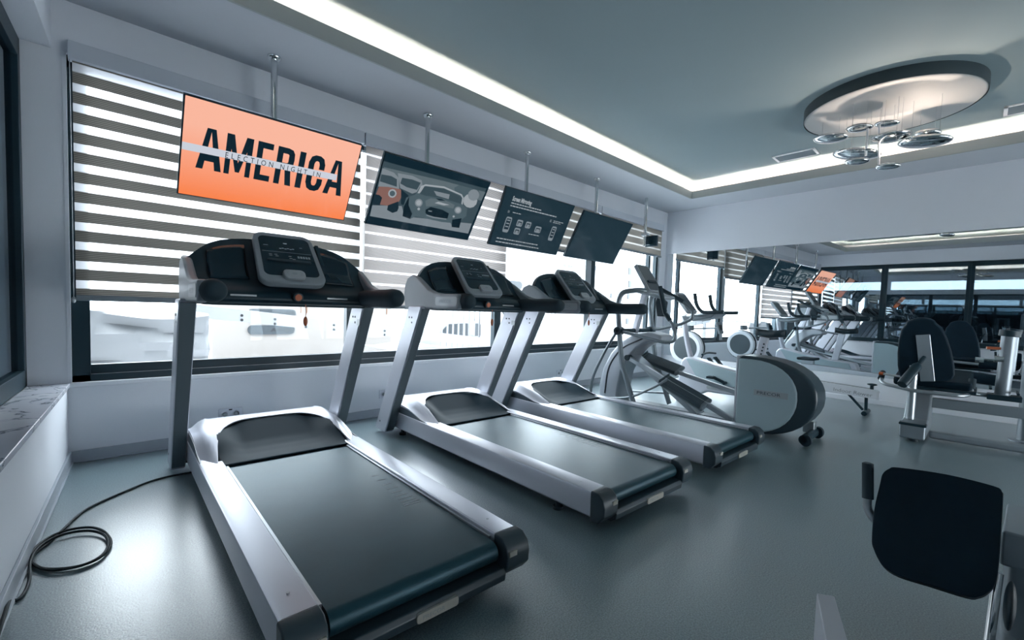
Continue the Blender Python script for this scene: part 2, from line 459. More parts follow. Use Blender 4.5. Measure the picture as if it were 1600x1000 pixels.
mb.box(LX0, LXm(yb), yb - 0.02, yb, ZS - .001, ZL)
mb.add([(LXm(LY), LY + .02, ZS), (LXm(LY) + .02, LY + .02, ZS), (LXm(yb) + .02, yb, ZS), (LXm(yb), yb, ZS), (LXm(LY), LY + .02, ZL), (LXm(LY) + .02, LY + .02, ZL), (LXm(yb) + .02, yb, ZL), (LXm(yb), yb, ZL)],
       [(0, 1, 2, 3), (7, 6, 5, 4), (0, 4, 5, 1), (1, 5, 6, 2), (2, 6, 7, 3), (3, 7, 4, 0)])
struct('trim_1', mb, 'trimlip')
# back of the light cove
mb = MB(); mb.box(LX0 - 0.4, LXm(LY) + 0.3, LY + 0.32, LY + 0.34, ZS + .02, ZU)
mb.box(LXm(0) + 0.30, LXm(0) + 0.32, YB, LY + 0.34, ZS + .02, ZU)
struct('trim_2', mb, 'wall')
# LED strips lying in the cove
def led(name, p0, p1, lab):
    mb = MB(); p0, p1 = Vector(p0), Vector(p1); mb.bar(p0, p1, 0.016, 0.008)
    o = mb.build(name, 'led'); tag(o, lab, 'light strip', 'LED strips hidden in the ceiling cove')
led('led_strip', (LX0 + 0.1, LY + 0.075, ZS + 0.04), (LXm(LY) + 0.05, LY + 0.075, ZS + 0.04), 'glowing LED strip in the ceiling cove above the televisions')
led('led_strip', (LXm(LY) + 0.09, LY + 0.05, ZS + 0.04), (LXm(yb) + 0.09, yb, ZS + 0.04), 'glowing LED strip in the ceiling cove above the mirror wall')
led('led_strip', (LX0 - 0.07, LY, ZS + 0.04), (LX0 - 0.07, yb, ZS + 0.04), 'glowing LED strip in the ceiling cove on the left, seen in the mirror')

# window wall
mb = MB()
mb.box(-0.9, 8.5, Y0, Y0 + 0.25, 0, 0.52)
mb.box(-0.9, 8.5, Y0, Y0 + 0.25, 2.74, ZU)
mb.box(-0.34, -0.10, Y0, Y0 + 0.25, 0.52, 2.74)
mb.box(7.77, 8.5, Y0, Y0 + 0.25, 0.52, 2.74)
struct('wall_north', mb, 'wall')
mb = MB(); mb.box(-0.125, 7.99, Y0 - 0.012, Y0 + 0.1, 0.522, 0.553)
struct('trim_3', mb, 'white', bevel=0.004)
mb = MB(); mb.box(-0.13, 7.99, Y0 - 0.015, Y0, 0, 0.082); mb.box(-0.13, 7.99, Y0 - 0.022, Y0, 0, 0.012)
struct('baseboard_north', mb, 'base', bevel=0.003)
# white strip of the window reveal next to the left wall
struct('trim_4', MB().box(-0.118, -0.098, Y0 - 0.006, Y0 + 0.03, 0.553, 2.74), 'white')
edges = [(-0.098, 1.87), (1.87, 3.785), (3.785, 5.77), (5.77, 7.76)]
for i, (a, b) in enumerate(edges):
    ya, yb_ = Y0 + 0.03, Y0 + 0.10
    L0 = 0.095 if i == 0 else 0.05
    mb = MB()
    mb.box(a, a + L0, ya, yb_, 0.553, 2.74); mb.box(b - 0.055, b, ya, yb_, 0.553, 2.74)
    mb.box(a, b, ya, yb_, 0.553, 0.60); mb.box(a + L0, b - .055, ya + 0.015, yb_, 0.604, 0.668)
    mb.box(a, b, ya, yb_, 2.66, 2.74)
    if i == 3: mb.box(7.44, 7.50, ya, yb_, 0.553, 2.74)
    w = struct('window_%d' % (i + 1), mb, 'frame', bevel=0.003)
    MB().box(a + L0, b - .055, ya + 0.035, ya + 0.041, 0.665, 2.665).build('pane', 'glass', w)
    if i == 2:
        MB().box(b - 0.20, b - 0.055, ya + 0.0, ya + 0.03, 0.6, 2.7).build('mullion_cover', 'alu', w, bevel=0.003)
    mb = MB().box(a + L0, b - 0.055, ya + 0.008, ya + 0.014, 0.598, 0.604); mb.build('seal_strip', 'alu', w)

# left wall: low wall, marble ledge, recessed dark glazing, wall above
mb = MB()
fbox(mb, LW, -0.1, 9.2, 0.0, 0.22, 0, 0.52)
fbox(mb, LW, -0.1, 9.2, 0.045, 0.32, 2.74, ZU)
struct('wall_west', mb, 'wall')
struct('trim_5', fbox(MB(), LW, 0.0, 9.2, -0.012, 0.185, 0.522, 0.552), 'marble', bevel=0.004)
mb = MB(); fbox(mb, LW, 0.0, 9.2, -0.015, 0.0, 0, 0.082); fbox(mb, LW, 0, 9.2, -0.024, 0, 0, 0.012)
struct('baseboard_west', mb, 'base', bevel=0.003)
wl = [(0.0, 1.55), (1.55, 3.25), (3.25, 4.95), (4.95, 6.65), (6.65, 8.6)]
for i, (a, b) in enumerate(wl):
    mb = MB()
    fbox(mb, LW, a, a + 0.07, 0.185, 0.26, 0.552, 2.74); fbox(mb, LW, b - 0.07, b, 0.185, 0.26, 0.552, 2.74)
    fbox(mb, LW, a, b, 0.185, 0.26, 0.552, 0.66); fbox(mb, LW, a, b, 0.185, 0.26, 2.62, 2.74)
    w = struct('window_%d' % (i + 5), mb, 'frame', bevel=0.004)
    fbox(MB(), LW, a + .07, b - .07, 0.215, 0.221, 0.66, 2.62).build('pane', 'darkglass', w)

# mirror wall
mb = MB()
fbox(mb, MW, -0.3, 8.9, 0.0, 0.12, 0, ZM0); fbox(mb, MW, -0.3, 8.9, 0.0, 0.12, ZM1, ZU)
fbox(mb, MW, -0.3, 0.035, 0.0, 0.12, ZM0, ZM1); fbox(mb, MW, -0.3, 8.9, 0.05, 0.2, 0, ZU)
struct('wall_east', mb, 'wall')
mb = MB(); fbox(mb, MW, 0, 8.9, -0.012, 0, 0, 0.07)
struct('baseboard_east', mb, 'wall', bevel=0.003)
o = fbox(MB(), MW, 0.037, 8.8, 0.012, 0.02, ZM0 + 0.002, ZM1 - 0.002).build('wall_mirror', 'mirror')
tag(o, 'wide wall mirror let into the far white wall, reflecting the gym', 'mirror')

# wall behind the camera; its unseen window opening is added as fill light
mb = MB()
mb.box(-1, 3.0, YB - 0.2, YB, 0, ZU); mb.box(7.0, 8.5, YB - 0.2, YB, 0, ZU)
mb.box(3.0, 7.0, YB - 0.2, YB, 0, 0.05); mb.box(3.0, 7.0, YB - 0.2, YB, 1.35, ZU)
struct('wall_south', mb, 'wall')
mb = MB()
for x in (3.0, 4.97, 6.94): mb.box(x, x + 0.06, YB - 0.1, YB - 0.04, 0.05, 1.35)
mb.box(3.0, 7.0, YB - 0.1, YB - 0.04, 0.05, 0.11); mb.box(3.0, 7.0, YB - 0.1, YB - 0.04, 1.29, 1.35)
struct('window_10', mb, 'frame')

# dim hall beyond the left glazing with high windows on its far side
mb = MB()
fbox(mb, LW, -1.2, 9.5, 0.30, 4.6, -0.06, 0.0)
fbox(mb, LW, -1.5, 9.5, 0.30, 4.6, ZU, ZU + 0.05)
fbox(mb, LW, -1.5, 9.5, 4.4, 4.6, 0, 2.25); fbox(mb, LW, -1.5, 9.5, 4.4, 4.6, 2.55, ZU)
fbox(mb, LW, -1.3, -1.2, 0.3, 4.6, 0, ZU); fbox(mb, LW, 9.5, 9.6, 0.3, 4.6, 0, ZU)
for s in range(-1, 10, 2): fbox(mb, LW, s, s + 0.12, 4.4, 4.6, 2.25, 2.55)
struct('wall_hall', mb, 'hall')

# ceiling drum above the pendant
mb = MB(); mb.lathe([(0.0, 3.22), (0.665, 3.22), (0.68, 3.226), (0.69, 3.24), (0.69, ZU)], (5.73, 0.77, 0), 'z', 72)
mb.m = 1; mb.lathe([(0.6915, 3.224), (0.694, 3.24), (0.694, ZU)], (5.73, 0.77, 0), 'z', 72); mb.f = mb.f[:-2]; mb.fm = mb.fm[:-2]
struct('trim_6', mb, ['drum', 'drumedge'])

# ================================================================== CEILING FITTINGS
def vent(x0, x1, y0, y1, lab):
    t = thing('ceiling_vent', ((x0 + x1) / 2, (y0 + y1) / 2, ZU), lab, 'vent', 'air vents in the ceiling')
    mb = MB(); z0 = ZU - 0.012
    k = lambda x, y, z: (x - (3.43 - y) * 0.036, y, z)
    for a in ((x0, x1, y0, y0 + .03), (x0, x1, y1 - .03, y1), (x0, x0 + .03, y0, y1), (x1 - .03, x1, y0, y1)):
        mb.add([k(a[0], a[2], z0), k(a[1], a[2], z0), k(a[1], a[3], z0), k(a[0], a[3], z0), k(a[0], a[2], ZU), k(a[1], a[2], ZU), k(a[1], a[3], ZU), k(a[0], a[3], ZU)],
               [(0, 3, 2, 1), (4, 5, 6, 7), (0, 1, 5, 4), (1, 2, 6, 5), (2, 3, 7, 6), (3, 0, 4, 7)])
    mb.build('frame', 'white', t, bevel=0.002)
    mb = MB()
    n = 7
    for i in range(n):
        x = x0 + 0.04 + (x1 - x0 - 0.08) * i / (n - 1)
        mb.bar(k(x, y0 + 0.03, ZU - 0.008), k(x, y1 - 0.03, ZU - 0.008), 0.022, 0.003, (0.5, 0, 1))
    mb.build('slats', 'greypl', t)
vent(6.78, 7.07, 1.60, 2.10, 'slotted rectangular air vent in the ceiling left of the pendant lamp')
vent(6.78, 7.07, -0.62, -0.02, 'slotted air vent in the ceiling at the right edge of the photo')

# pendant lamp of chrome pebbles
PC = Vector((5.73, 0.77, 0))
lamp = thing('pendant_lamp', (5.73, 0.77, 3.22), 'pendant lamp of glossy chrome pebbles hanging under the round ceiling drum', 'pendant lamp')
peb = [  # px, py, half width px, half height px, plane x, tilt
    (1297.5, 216, 28.5, 7.5, 5.62, -3), (1342.5, 200, 22.5, 7, 5.55, -5), (1386, 193, 21.5, 5.5, 5.62, -3),
    (1392, 214, 34, 8, 5.5, -9), (1449, 208.5, 23, 8, 5.9, -5), (1444.5, 221, 46.5, 9.5, 5.6, -3),
    (1338, 241, 41, 8.5, 5.6, 2), (1339, 252, 21, 6.5, 5.35, -4), (1387.5, 260, 21, 6, 5.45, -5)]
for px, py, hw, hh, X, tl in peb:
    c = at(px, py, 0, X)
    e1 = at(px + hw, py, 0, X); ry = abs(e1.y - c.y) * 0.98
    rz = abs(at(px, py + hh, 0, X).z - c.z) * 0.80
    rot = Euler((R(tl + 9), R(random.uniform(-3, 3)), 0)).to_matrix()
    MB().ell(c, (ry * 0.9, ry, rz), rot, 32, 16).build('pebble', 'chrome', lamp)
    for k in range(2):
        q = c + Vector((random.uniform(-.03, .03), (k - .5) * ry, rz * .7))
        MB().tube([q, (q.x, q.y, 3.222)], 0.0012, 5).build('hanging_wire', 'alu', lamp)
rods = MB()
a = at(1356, 201, 0, 5.5); b = at(1353, 243, 0, 5.45); rods.tube([a, b], 0.009, 8)
a = at(1374, 195, 0, 5.55); b = at(1373, 258, 0, 5.45); rods.tube([a, b], 0.009, 8)
rods.build('rods', 'white', lamp)
for (px, py, X, e) in ((1345, 246, 5.48, 17.), (1392, 254, 5.5, 15.), (1440, 232, 5.75, 11.0)):
    c = at(px, py, 0, X) + Vector((0, 0, 0.045))
    l = D.lights.new('pebble_bulb', 'SPOT'); l.energy = e; l.color = (1, 0.80, 0.66); l.shadow_soft_size = 0.012; l.spot_size = R(168); l.spot_blend = 0.3
    o = D.objects.new('pebble_bulb', l); o.location = c; o.rotation_euler = (R(180), 0, 0); COL.objects.link(o)

# ================================================================== WALL SOCKETS
def socket(x, z, lab):
    t = thing('wall_socket', (x, Y0, z), lab, 'socket', 'double sockets along the window wall')
    MB().box(x - 0.085, x + 0.085, Y0 - 0.009, Y0, z - 0.045, z + 0.045).build('plate', 'socket', t, bevel=0.004)
    for dx in (-0.04, 0.04):
        mb = MB(); mb.lathe([(0.028, 0), (0.028, -0.004), (0.022, -0.004), (0.021, 0.006), (0.0, 0.006)], (x + dx, Y0 - 0.009, z - 0.004), 'y', 24)
        o = mb.build('outlet', 'socket', t)
        mb = MB()
        for k in (-0.009, 0.009): mb.cyl((x + dx + k, Y0 - 0.012, z - 0.004), (x + dx + k, Y0 - 0.006, z - 0.004), 0.0028, 8)
        mb.ell((x + dx, Y0 - 0.0105, z - 0.004), (0.016, 0.002, 0.016), None, 16, 8)
        mb.build('outlet_holes', 'dimprint', o)
    MB().box(x - 0.012, x + 0.012, Y0 - 0.011, Y0 - 0.008, z + 0.028, z + 0.038).build('indicator', 'darkprint', t)
socket(0.83, 0.215, 'double wall socket under the first window, left of the nearest treadmill hood')
socket(2.235, 0.23, 'double wall socket between the first and second treadmills')
socket(5.02, 0.24, 'double wall socket under the window beyond the third treadmill')
socket(3.66, 0.235, 'double wall socket half hidden behind the second treadmill upright')

# ================================================================== BLINDS
def blind(x0, x1, zb, mt, lab, chain=True):
    t = thing('roller_blind', ((x0 + x1) / 2, Y0, 2.80), lab, 'blind', 'striped day and night blinds on the window wall')
    MB().box(x0, x1, Y0 - 0.075, Y0 - 0.001, 2.685, 2.80).build('cassette', 'cassette', t, bevel=0.006)
    # cloth: gently wavy sheet of real thickness
    yc = Y0 - 0.040
    mb = MB(); nz = 24
    def fn(a, b):
        x = x0 + 0.02 + (x1 - x0 - 0.04) * a; z = 2.70 - (2.70 - zb) * b
        return Vector((x, yc + 0.003 * math.sin(a * 9 + x0) * b, z))
    mb.grid(fn, 24, nz); o = mb.build('blind_cloth', mt, t)
    MB().box(x0 + 0.02, x1 - 0.02, yc - 0.012, yc + 0.010, zb - 0.035, zb + 0.004).build('bottom_rail', 'greypl', t, bevel=0.004)
    if chain:
        mb = MB(); xx = x0 + 0.008
        mb.tube([(xx, yc - 0.015, 2.69), (xx, yc - 0.015, zb - 0.04)], 0.0025, 6); mb.tube([(xx, yc + 0.01, 2.69), (xx, yc + 0.01, zb - 0.04)], 0.0025, 6)
        mb.ell((xx, yc, zb - 0.03), (0.012, 0.018, 0.022), None, 14, 10)
        mb.build('pull_chain', 'alu', t)
M['cassette'] = mat('blind_cassette', (0.50, 0.54, 0.60), 0.5)
bA = blind_mat('blind_cloth_a', 2.487 - 2.80, 0.1292, 0.42, (0.30, 0.28, 0.25), (0.80, 0.81, 0.85), 0.20, soft=0.05, dense_t=0.10)
bB = blind_mat('blind_cloth_b', 2.59 - 2.80, 0.125, 0.14, (0.46, 0.42, 0.40), (0.62, 0.62, 0.66), 0.0, lines=True, soft=0.14, dense_t=0.26)
bC = blind_mat('blind_cloth_c', 2.57 - 2.80, 0.127, 0.10, (0.24, 0.225, 0.20), (0.5, 0.5, 0.5), 0.0, lines=False, soft=0.28, dense_t=0.13)
blind(-0.09, 1.925, 1.15, bA, 'striped roller blind lowered behind the orange television')
blind(1.935, 3.85, 1.15, bB, 'striped roller blind lowered behind the racing car television')
blind(3.86, 5.79, 2.02, bC, 'short striped roller blind behind the screen mirroring television')
blind(5.80, 7.76, 2.23, bC, 'short striped roller blind next to the mirror corner, behind the empty bracket')

# ================================================================== TELEVISIONS
def tv(name_label, px, x0, y, z, W_, tilt, draw):
    H_ = W_ * 0.567
    t = thing('television', (px, 3.94, ZS), name_label, 'television', 'televisions hanging from the ceiling along the windows')
    a = R(tilt)
    ex = Vector((1, 0, 0)); ed = Vector((0, math.sin(a), -math.cos(a)))     # ed runs down the screen
    en = ex.cross(ed) * -1
    if en.y > 0: en = -en
    tl = Vector((x0, y, z))
    S = lambda s, t_, d=0.0: tl + ex * (W_ * s) + ed * (H_ * t_) + en * d
    rot = Matrix((ex, -ed, en)).transposed()
    c = S(.5, .5, -0.018)
    MB().obox(c, (W_, H_, 0.032), rot).build('casing', 'darkpl', t, bevel=0.004)
    MB().obox(S(.5, .55, -0.05), (W_ * 0.6, H_ * 0.55, 0.04), rot).build('rear_cover', 'darkpl', t, bevel=0.01)
    mb = MB(); k = 0.009 / W_; k2 = 0.009 / H_
    def Q(s, t_, d=0): return S(k + s * (1 - 2 * k), k2 + t_ * (1 - 2 * k2), 0.0005 + d)
    draw(t, Q, ex, ed, en, W_, H_)
    pc = S(.5, .5, -0.07)
    top = (px, 3.94, ZS)
    mb = MB(); mb.tube([top, (px, 3.94, pc.z - 0.05)], 0.024, 20)
    mb.build('pole', 'chrome', t)
    MB().lathe([(0.05, ZS), (0.05, ZS - 0.012), (0.042, ZS - 0.022), (0.026, ZS - 0.024)], (px, 3.94, 0), 'z', 28).build('ceiling_flange', 'chrome', t)
    mb = MB(); mb.bar((px, 3.93, pc.z), pc + en * 0.02, 0.05, 0.05); mb.obox(pc + en * 0.02, (0.42, 0.28, 0.012), rot)
    mb.build('bracket', 'darkpl', t)
    return t
def poly(mb, Q, pts, d): mb.add([Q(min(1, max(0, s)), min(1, max(0, t)), d) for s, t in pts], [tuple(range(len(pts)))])

def draw_america(t, Q, ex, ed, en, W_, H_):
    mb = MB(); poly(mb, Q, [(0, 0), (1, 0), (1, 1), (0, 1)], 0); mb.build('screen', 'scr_orange', t, recalc=False)
    mb = MB(); T0, T1 = .253, .688
    def let(s0, w, polys):
        for pp in polys: poly(mb, Q, [(s0 + w * a, T0 + (T1 - T0) * b_) for a, b_ in pp], 0.0006)
    A_ = [[(0, 1), (.33, 0), (.52, 0), (.27, 1)], [(.48, 0), (.67, 0), (1, 1), (.73, 1)], [(.3, .62), (.7, .62), (.76, .79), (.24, .79)]]
    M_ = [[(0, 0), (.2, 0), (.2, 1), (0, 1)], [(.8, 0), (1, 0), (1, 1), (.8, 1)], [(.06, 0), (.27, 0), (.58, .92), (.42, .92)], [(.73, 0), (.94, 0), (.58, .92), (.42, .92)]]
    E_ = [[(0, 0), (.36, 0), (.36, 1), (0, 1)], [(.3, 0), (1, 0), (1, .155), (.3, .155)], [(.3, .42), (.9, .42), (.9, .575), (.3, .575)], [(.3, .845), (1, .845), (1, 1), (.3, 1)]]
    R_ = [[(0, 0), (.32, 0), (.32, 1), (0, 1)], [(.28, 0), (.6, 0), (.85, .03), (.97, .12), (.97, .18), (.66, .18), (.6, .155), (.28, .155)], [(.66, .17), (.97, .12), (1, .28), (.97, .44), (.66, .38)],
          [(.28, .40), (.6, .40), (.66, .37), (.97, .42), (.86, .53), (.6, .56), (.28, .56)], [(.5, .5), (.84, .5), (1, 1), (.66, 1)]]
    C_ = [[(.0, .22), (.12, .06), (.35, 0), (.65, 0), (.88, .06), (1, .22), (.66, .24), (.60, .165), (.5, .15), (.4, .165), (.34, .24)], [(0, .2), (.34, .22), (.34, .78), (0, .8)],
          [(.34, .76), (.4, .835), (.5, .85), (.6, .835), (.66, .76), (1, .78), (.88, .94), (.65, 1), (.35, 1), (.12, .94), (0, .78)], [(.66, .22), (1, .2), (1, .37), (.66, .37)], [(.66, .63), (1, .63), (1, .8), (.66, .78)]]
    I_ = [[(0, 0), (1, 0), (1, 1), (0, 1)]]
    for s0, w, gl in ((.071, .128, A_), (.212, .140, M_), (.376, .088, E_), (.490, .105, R_), (.622, .037, I_), (.684, .106, C_), (.808, .130, A_)): let(s0, w, gl)
    mb.build('headline', 'scr_black', t, recalc=False, smooth=False)
    mb = MB(); poly(mb, Q, [(0, .449), (.882, .423), (.882, .500), (0, .527)], 0.0012); mb.build('caption_bar', 'scr_white', t, recalc=False)
    mb = MB(); text_mb(mb, 'ELECTION NIGHT IN', H_ * 0.085, Q(0.21, 0.516, 0.0018), ex + ed * -0.01, -ed, sx=0.75, spacing=1.75)
    mb.build('caption_text', 'scr_black', t, recalc=False, smooth=False)
CAR = [
('g2',[(-0.001,0.108),(0.983,0.103),(0.979,0.891),(0.014,0.888)]),
('g4',[(0.015,0.184),(0.545,0.157),(0.987,0.158),(0.982,0.306),(0.583,0.335),(0.148,0.302),(0.017,0.267)]),
('g5',[(0.009,0.728),(0.249,0.655),(0.299,0.8),(0.974,0.711),(0.979,0.891),(0.014,0.888)]),
('g3',[(0.661,0.212),(0.697,0.159),(0.911,0.156),(0.927,0.198),(0.835,0.361),(0.695,0.321)]),
('g6',[(0.937,0.323),(0.941,0.382),(0.924,0.434),(0.891,0.462),(0.851,0.46),(0.815,0.429),(0.793,0.377),(0.79,0.319),(0.806,0.27),(0.838,0.241),(0.877,0.241),(0.913,0.271)]),
('g5',[(0.934,0.227),(0.937,0.274),(0.924,0.315),(0.898,0.338),(0.866,0.337),(0.837,0.313),(0.819,0.272),(0.816,0.226),(0.829,0.186),(0.855,0.163),(0.886,0.163),(0.915,0.186)]),
('g5',[(0.133,0.214),(0.258,0.199),(0.347,0.229),(0.37,0.304),(0.345,0.401),(0.303,0.446),(0.189,0.408)]),
('g2',[(0.267,0.25),(0.345,0.265),(0.332,0.377),(0.24,0.373),(0.178,0.343),(0.18,0.26)]),
('g5',[(0.006,0.2),(0.103,0.221),(0.151,0.273),(0.184,0.424),(0.094,0.447),(0.012,0.454)]),
('g2',[(0.01,0.283),(0.089,0.274),(0.141,0.298),(0.158,0.4),(0.014,0.38)]),
('or',[(0.019,0.451),(0.091,0.428),(0.192,0.421),(0.227,0.462),(0.214,0.596),(0.165,0.688),(0.027,0.701),(0.009,0.632)]),
('g6',[(0.173,0.491),(0.173,0.523),(0.164,0.55),(0.149,0.565),(0.13,0.564),(0.114,0.547),(0.105,0.518),(0.105,0.487),(0.113,0.46),(0.129,0.445),(0.147,0.446),(0.163,0.463)]),
('g3',[(0.161,0.496),(0.161,0.517),(0.155,0.535),(0.145,0.544),(0.133,0.543),(0.123,0.532),(0.117,0.514),(0.116,0.493),(0.122,0.476),(0.132,0.466),(0.144,0.467),(0.154,0.478)]),
('g1',[(-0.0,0.567),(0.04,0.565),(0.068,0.595),(0.066,0.707),(0.013,0.713)]),
('g1',[(0.132,0.683),(0.206,0.599),(0.226,0.692),(0.223,0.745),(0.188,0.781),(0.136,0.753)]),
('g1',[(0.199,0.418),(0.277,0.485),(0.27,0.633),(0.236,0.631)]),
('g3',[(0.262,0.52),(0.329,0.45),(0.348,0.327),(0.39,0.274),(0.562,0.238),(0.746,0.285),(0.791,0.338),(0.802,0.438),(0.864,0.48),(0.883,0.605),(0.849,0.683),(0.849,0.817),(0.778,0.822),(0.75,0.764),(0.658,0.777),(0.487,0.769),(0.397,0.768),(0.358,0.818),(0.281,0.791),(0.262,0.636)]),
('g6',[(0.354,0.311),(0.389,0.268),(0.561,0.232),(0.755,0.282),(0.787,0.332),(0.802,0.438),(0.785,0.428),(0.773,0.337),(0.745,0.301),(0.566,0.259),(0.393,0.292),(0.365,0.414),(0.345,0.422)]),
('g2',[(0.366,0.421),(0.386,0.3),(0.568,0.266),(0.765,0.324),(0.778,0.43),(0.599,0.412),(0.42,0.429)]),
('g5',[(0.481,0.331),(0.638,0.328),(0.645,0.402),(0.52,0.39)]),
('g4',[(0.435,0.505),(0.477,0.448),(0.602,0.426),(0.723,0.467),(0.722,0.53),(0.577,0.528),(0.46,0.586)]),
('g6',[(0.526,0.508),(0.556,0.474),(0.673,0.485),(0.621,0.512)]),
('g1',[(0.52,0.435),(0.573,0.422),(0.622,0.438),(0.561,0.454)]),
('g0',[(0.465,0.637),(0.503,0.578),(0.617,0.583),(0.697,0.619),(0.701,0.702),(0.62,0.733),(0.514,0.721),(0.475,0.687)]),
('g5',[(0.492,0.635),(0.529,0.633),(0.527,0.649),(0.496,0.652)]),
('g5',[(0.488,0.706),(0.569,0.718),(0.693,0.709),(0.691,0.726),(0.564,0.74),(0.489,0.724)]),
('g5',[(0.417,0.541),(0.418,0.572),(0.41,0.598),(0.394,0.613),(0.375,0.611),(0.359,0.594),(0.349,0.567),(0.348,0.536),(0.356,0.51),(0.372,0.496),(0.39,0.497),(0.407,0.514)]),
('g6',[(0.406,0.546),(0.406,0.566),(0.401,0.584),(0.39,0.593),(0.378,0.592),(0.367,0.581),(0.36,0.563),(0.36,0.542),(0.365,0.525),(0.376,0.515),(0.388,0.516),(0.399,0.527)]),
('g5',[(0.81,0.523),(0.812,0.554),(0.803,0.579),(0.787,0.593),(0.767,0.592),(0.75,0.575),(0.738,0.549),(0.737,0.519),(0.745,0.494),(0.761,0.48),(0.781,0.481),(0.798,0.497)]),
('g6',[(0.798,0.528),(0.799,0.548),(0.793,0.564),(0.783,0.574),(0.77,0.573),(0.758,0.562),(0.751,0.544),(0.749,0.525),(0.755,0.508),(0.765,0.499),(0.778,0.5),(0.79,0.51)]),
('g6',[(0.412,0.641),(0.412,0.657),(0.404,0.666),(0.394,0.663),(0.388,0.649),(0.389,0.633),(0.396,0.624),(0.406,0.627)]),
('g6',[(0.766,0.648),(0.765,0.661),(0.759,0.669),(0.75,0.667),(0.743,0.655),(0.744,0.641),(0.751,0.633),(0.76,0.636)]),
('g0',[(0.264,0.649),(0.282,0.491),(0.301,0.621),(0.356,0.736),(0.354,0.82),(0.28,0.799)]),
('g0',[(0.752,0.706),(0.842,0.652),(0.855,0.819),(0.774,0.826)]),
]
def draw_cars(t, Q, ex, ed, en, W_, H_):
    mb = MB(); poly(mb, Q, [(0, 0), (1, 0), (1, 1), (0, 1)], 0); mb.build('screen', 'scr_black', t, recalc=False)
    names = ['g0', 'g1', 'g2', 'g3', 'g4', 'g5', 'g6', 'or']; mb = MB()
    for i, (m, pts) in enumerate(CAR):
        mb.m = names.index(m); poly(mb, Q, pts, 0.0002 * (i + 1))
    mb.build('racing_car_picture', names, t, recalc=False, smooth=False)
def draw_mirroring(t, Q, ex, ed, en, W_, H_):
    mb = MB(); poly(mb, Q, [(0, 0), (1, 0), (1, 1), (0, 1)], 0); mb.build('screen', 'scr_navy', t, recalc=False)
    mb = MB(); g = MB()
    text_mb(mb, 'Screen Mirroring', H_ * 0.105, Q(0.108, 0.188, 0.0006), ex, -ed, sx=0.62, bold=0.003)
    def dash(m, s0, s1, y, h=0.020):
        s = s0
        while s < s1:
            w = min(random.uniform(.012, .045), s1 - s); poly(m, Q, [(s, y), (s + w, y), (s + w, y + h), (s, y + h)], 0.0005); s += w + 0.007
    dash(mb, .108, .536, .220); dash(mb, .108, .78, .268); dash(mb, .165, .285, .375, .014); dash(mb, .762, .92, .355, .012); dash(mb, .762, .88, .385, .012)
    dash(mb, .07, .66, .862); dash(mb, .07, .686, .925); dash(mb, .47, .63, .69, .014)
    text_mb(mb, '01', H_ * 0.06, Q(0.10, 0.405, 0.0006), ex, -ed, sx=0.8); text_mb(mb, '02', H_ * 0.06, Q(0.706, 0.395, 0.0006), ex, -ed, sx=0.8)
    mb.build('screen_text', 'g6', t, recalc=False, smooth=False)
    def phone(s0, s1, t0, t1, k=0.2):
        ph = MB(); ph.m = 0; r = [(s0 + (s1 - s0) * (0.5 + a), t0 + (t1 - t0) * (0.5 + b)) for a, b in rrect(1, 1, 0.18, 3)]
        poly(ph, Q, r, 0.0006); ph.m = 1
        poly(ph, Q, [(s0 + .012, t0 + .03), (s1 - .012, t0 + .03), (s1 - .012, t1 - (t1 - t0) * k), (s0 + .012, t1 - (t1 - t0) * k)], 0.0012)
        ph.m = 0
        for j in range(3):
            tt = t0 + .05 + j * (t1 - t0) * 0.2; poly(ph, Q, [(s0 + .02, tt), (s1 - .02, tt), (s1 - .02, tt + .022), (s0 + .02, tt + .022)], 0.0018)
        ph.build('phone_drawing', ['g5', 'g1'], t, recalc=False, smooth=False)
    phone(.108, .188, .471, .75); phone(.262, .34, .48, .60); phone(.385, .46, .48, .60); phone(.262, .34, .63, .75); phone(.535, .625, .525, .645); phone(.775, .85, .46, .745)
def draw_blank(t, Q, ex, ed, en, W_, H_):
    mb = MB(); poly(mb, Q, [(0, 0), (1, 0), (1, 1), (0, 1)], 0); mb.build('screen', 'scr_navy', t, recalc=False)
tv('large television with black AMERICA lettering on an orange screen', 1.07, 0.450, 3.603, 2.467, 1.20, 31.6, draw_america)
tv('hanging television showing racing cars', 2.48, 1.851, 3.604, 2.465, 1.20, 33.2, draw_cars)
tv('hanging television with white Screen Mirroring text on dark screen', 3.90, 3.251, 3.58, 2.465, 1.165, 25.5, draw_mirroring)
tv('blank dark hanging television, nearest the empty bracket', 5.33, 4.592, 3.562, 2.4375, 1.143, 29.4, draw_blank)
# the empty fifth bracket
t = thing('television_bracket', (6.74, 3.96, ZS), 'chrome ceiling pole with an empty television bracket beside the mirror corner', 'bracket')
b0 = at(1006, 384, 1, 3.96)
MB().tube([(6.74, 3.96, ZS), (6.74, 3.96, b0.z)], 0.026, 18).build('pole', 'chrome', t)
MB().box(6.69, 6.79, 3.90, 4.0, b0.z + 0.16, b0.z + 0.2).build('clamp', 'steel', t, bevel=0.004)
mb = MB(); mb.box(6.76, 6.93, 3.90, 3.98, b0.z + 0.02, b0.z + 0.15); mb.box(6.86, 6.90, 3.80, 4.02, b0.z - 0.0, b0.z + 0.18)
mb.build('mounting_head', 'darkpl', t, bevel=0.006)

